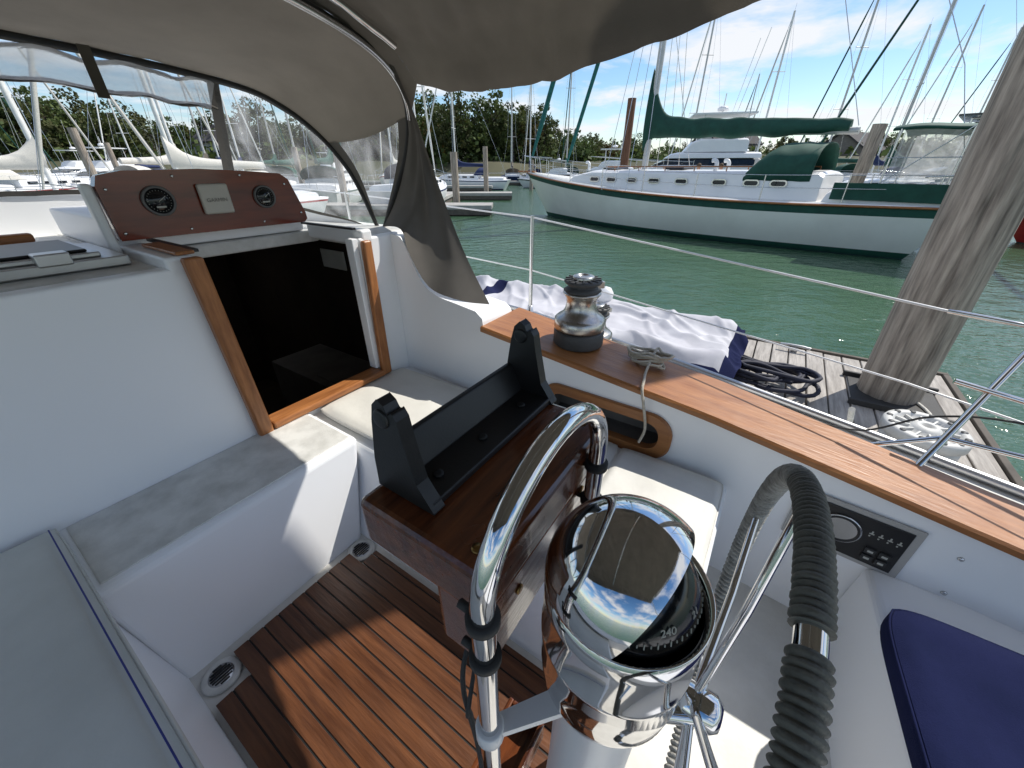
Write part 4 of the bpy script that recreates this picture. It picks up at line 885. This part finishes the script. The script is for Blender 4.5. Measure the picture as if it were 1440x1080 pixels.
for k in range(5):
    h=[13,15,12,16,11][k]; w=[4.6,5.0,5.0,4.2,4.0][k]
    e=empty('tree',(0,0,0)); cm=crown(k,h,w).make('crown',leafa if k==4 else leaf,e,recenter=False,recalc=False); tm=trunk(k,h,w).make('trunk',bark,e,recenter=False)
    L(e,'leafy green deciduous tree on the far shore' if k<4 else 'yellowing autumn tree on the far shore','tree','trees along the far shore'); tp_.append((e,[cm,tm]))
first=[True]*5
def put(k,x,y,s,z=.8):
    rz=random.uniform(0,6.28)
    if first[k]: e=tp_[k][0]; e.location=(x,y,z); e.rotation_euler=(0,0,rz); e.scale=(s,)*3; first[k]=False
    else: copy(tp_[k],(x,y,z),rz,s)
for i in range(240):
    a=-58+116*(i+random.uniform(-.4,.4))/240
    ht=interp([(-60,.9),(-35,.85),(-20,.95),(-9,1.1),(2,1.0),(8,.75),(20,.5),(40,.55),(60,.5)],a)
    d=random.uniform(103,138) if ht>.7 else random.uniform(112,140)
    put(random.choice((0,1,2,3,0,1,2,3,4)),d*math.sin(R(a)),d*math.cos(R(a)),ht*random.uniform(.7,1.1)*.95)
m=MB(); rnd=random.Random(3)
for i in range(16000):
    a=R(rnd.uniform(-60,60)); d=rnd.uniform(99,128); z=.6+abs(rnd.gauss(0,2.4)); q=Vector((d*math.sin(a),d*math.cos(a),z)); s=rnd.uniform(.3,.8)
    n1=Vector((rnd.gauss(0,1),rnd.gauss(0,1),rnd.gauss(0,1))).normalized(); b_=n1.orthogonal().normalized()*s; c_=n1.cross(b_)*.8
    m.add([q-b_,q-c_,q+b_,q+c_],[(0,1,2,3)])
o=m.make('shrubbery',leaf,recenter=False,recalc=False); L(o,'dense shrubs along the far shore','shrubs',kind='stuff')
def house(x,y,rz,w,d,h,wallm,label,roofh=3):
    e=empty('house',(x,y,.9),R(rz)); L(e,label,'house')
    m=MB(); m.box(-w/2,w/2,-d/2,d/2,0,h); m.loft([[(-w/2,-d/2,h),(-w/2,d/2,h),(-w/2,0,h+roofh)],[(w/2,-d/2,h),(w/2,d/2,h),(w/2,0,h+roofh)]],0,False); m.make('wall',wallm,e,recenter=False)
    m=MB()
    for s in (1,-1): m.hexa([(-w/2-.4,s*(d/2+.5),h-.3),(w/2+.4,s*(d/2+.5),h-.3),(w/2+.4,0,h+roofh+.05),(-w/2-.4,0,h+roofh+.05)],[(-w/2-.4,s*(d/2+.5),h),(w/2+.4,s*(d/2+.5),h),(w/2+.4,0,h+roofh+.35),(-w/2-.4,0,h+roofh+.35)])
    m.make('roof',roofm,e,recenter=False)
    m=MB(); m.box(w*.2,w*.2+.9,-.5,.5,h+roofh*.5,h+roofh+1.3); m.make('chimney',pileb,e,recenter=False)
    for fl in range(max(1,int(h/2.8))):
        n=int(w/2.4)
        for k in range(n):
            xx=-w/2+(k+.5)*w/n; z=1.0+fl*2.8; m=MB(); m.box(xx-.55,xx+.55,-d/2-.06,-d/2+.02,z,z+1.4,0); m.box(xx-.45,xx-.03,-d/2-.09,-d/2-.061,z+.1,z+1.3,1); m.box(xx+.03,xx+.45,-d/2-.09,-d/2-.061,z+.1,z+1.3,1); m.make('window',[housew,winb],e,recenter=False)
house(-84,97,-38,16,9,6.5,shingle,'grey shingled waterfront house with gabled roof'); house(72,93,32,20,9,4,shingle,'long brown shingled marina building'); house(47,100,15,11,8,5.6,housew,'white gabled house near the marina'); house(-62,99,-25,12,8,6,housew,'white waterfront house with dark roof')
# ------------------------------------------------------------------ light
el=50; az=63
wd=bpy.data.worlds.new('World'); SC.world=wd; wd.use_nodes=True; nt=wd.node_tree; N=nt.nodes; K=nt.links
bg=N['Background']; sky=N.new('ShaderNodeTexSky'); sky.sky_type='NISHITA'; sky.sun_disc=False; sky.sun_elevation=R(el); sky.sun_rotation=R(az); sky.ozone_density=2.5; sky.dust_density=.4; sky.air_density=1.0
hs=N.new('ShaderNodeHueSaturation'); hs.inputs['Saturation'].default_value=1.2; hs.inputs['Value'].default_value=1.0; K.new(sky.outputs[0],hs.inputs['Color'])
tc=N.new('ShaderNodeTexCoord'); sp=N.new('ShaderNodeSeparateXYZ'); K.new(tc.outputs['Generated'],sp.inputs[0])
mx=N.new('ShaderNodeMath'); mx.operation='MAXIMUM'; mx.inputs[1].default_value=.03; K.new(sp.outputs['Z'],mx.inputs[0])
ma=N.new('ShaderNodeMath'); ma.operation='ADD'; ma.inputs[1].default_value=.12; K.new(mx.outputs[0],ma.inputs[0])
dx=N.new('ShaderNodeMath'); dx.operation='DIVIDE'; K.new(sp.outputs['X'],dx.inputs[0]); K.new(ma.outputs[0],dx.inputs[1])
dy=N.new('ShaderNodeMath'); dy.operation='DIVIDE'; K.new(sp.outputs['Y'],dy.inputs[0]); K.new(ma.outputs[0],dy.inputs[1])
cb=N.new('ShaderNodeCombineXYZ'); K.new(dx.outputs[0],cb.inputs[0]); K.new(dy.outputs[0],cb.inputs[1])
nz=N.new('ShaderNodeTexNoise'); nz.inputs['Scale'].default_value=1.1; nz.inputs['Detail'].default_value=10; nz.inputs['Roughness'].default_value=.58; nz.inputs['Distortion'].default_value=.3; K.new(cb.outputs[0],nz.inputs['Vector'])
rp=N.new('ShaderNodeValToRGB'); rp.color_ramp.elements[0].position=.45; rp.color_ramp.elements[1].position=.60; rp.color_ramp.elements[1].color=(.95,.95,.95,1); K.new(nz.outputs['Fac'],rp.inputs[0])
mi_=N.new('ShaderNodeMix'); mi_.data_type='RGBA'; K.new(rp.outputs[0],mi_.inputs[0]); K.new(hs.outputs[0],mi_.inputs[6]); mi_.inputs[7].default_value=(6.3,6.4,6.6,1)
K.new(mi_.outputs[2],bg.inputs[0]); bg.inputs[1].default_value=.15
sd=bpy.data.lights.new('sun','SUN'); sd.energy=5; sd.angle=R(.5); sd.color=(1,.95,.87); so=bpy.data.objects.new('sun',sd); COL.objects.link(so)
v=Vector((math.sin(R(az))*math.cos(R(el)),math.cos(R(az))*math.cos(R(el)),math.sin(R(el)))); so.rotation_euler=v.to_track_quat('Z','Y').to_euler(); so.location=(0,0,20)
cd=bpy.data.cameras.new('camera'); cd.sensor_width=36; cd.lens=13.52; cd.clip_start=.02; cd.clip_end=5000
co=bpy.data.objects.new('camera',cd); COL.objects.link(co); co.location=(0,0,2.1); co.rotation_euler=(R(90-29.4),0,0); SC.camera=co
SC.view_settings.view_transform='Standard'; SC.view_settings.look='None'; SC.view_settings.exposure=0
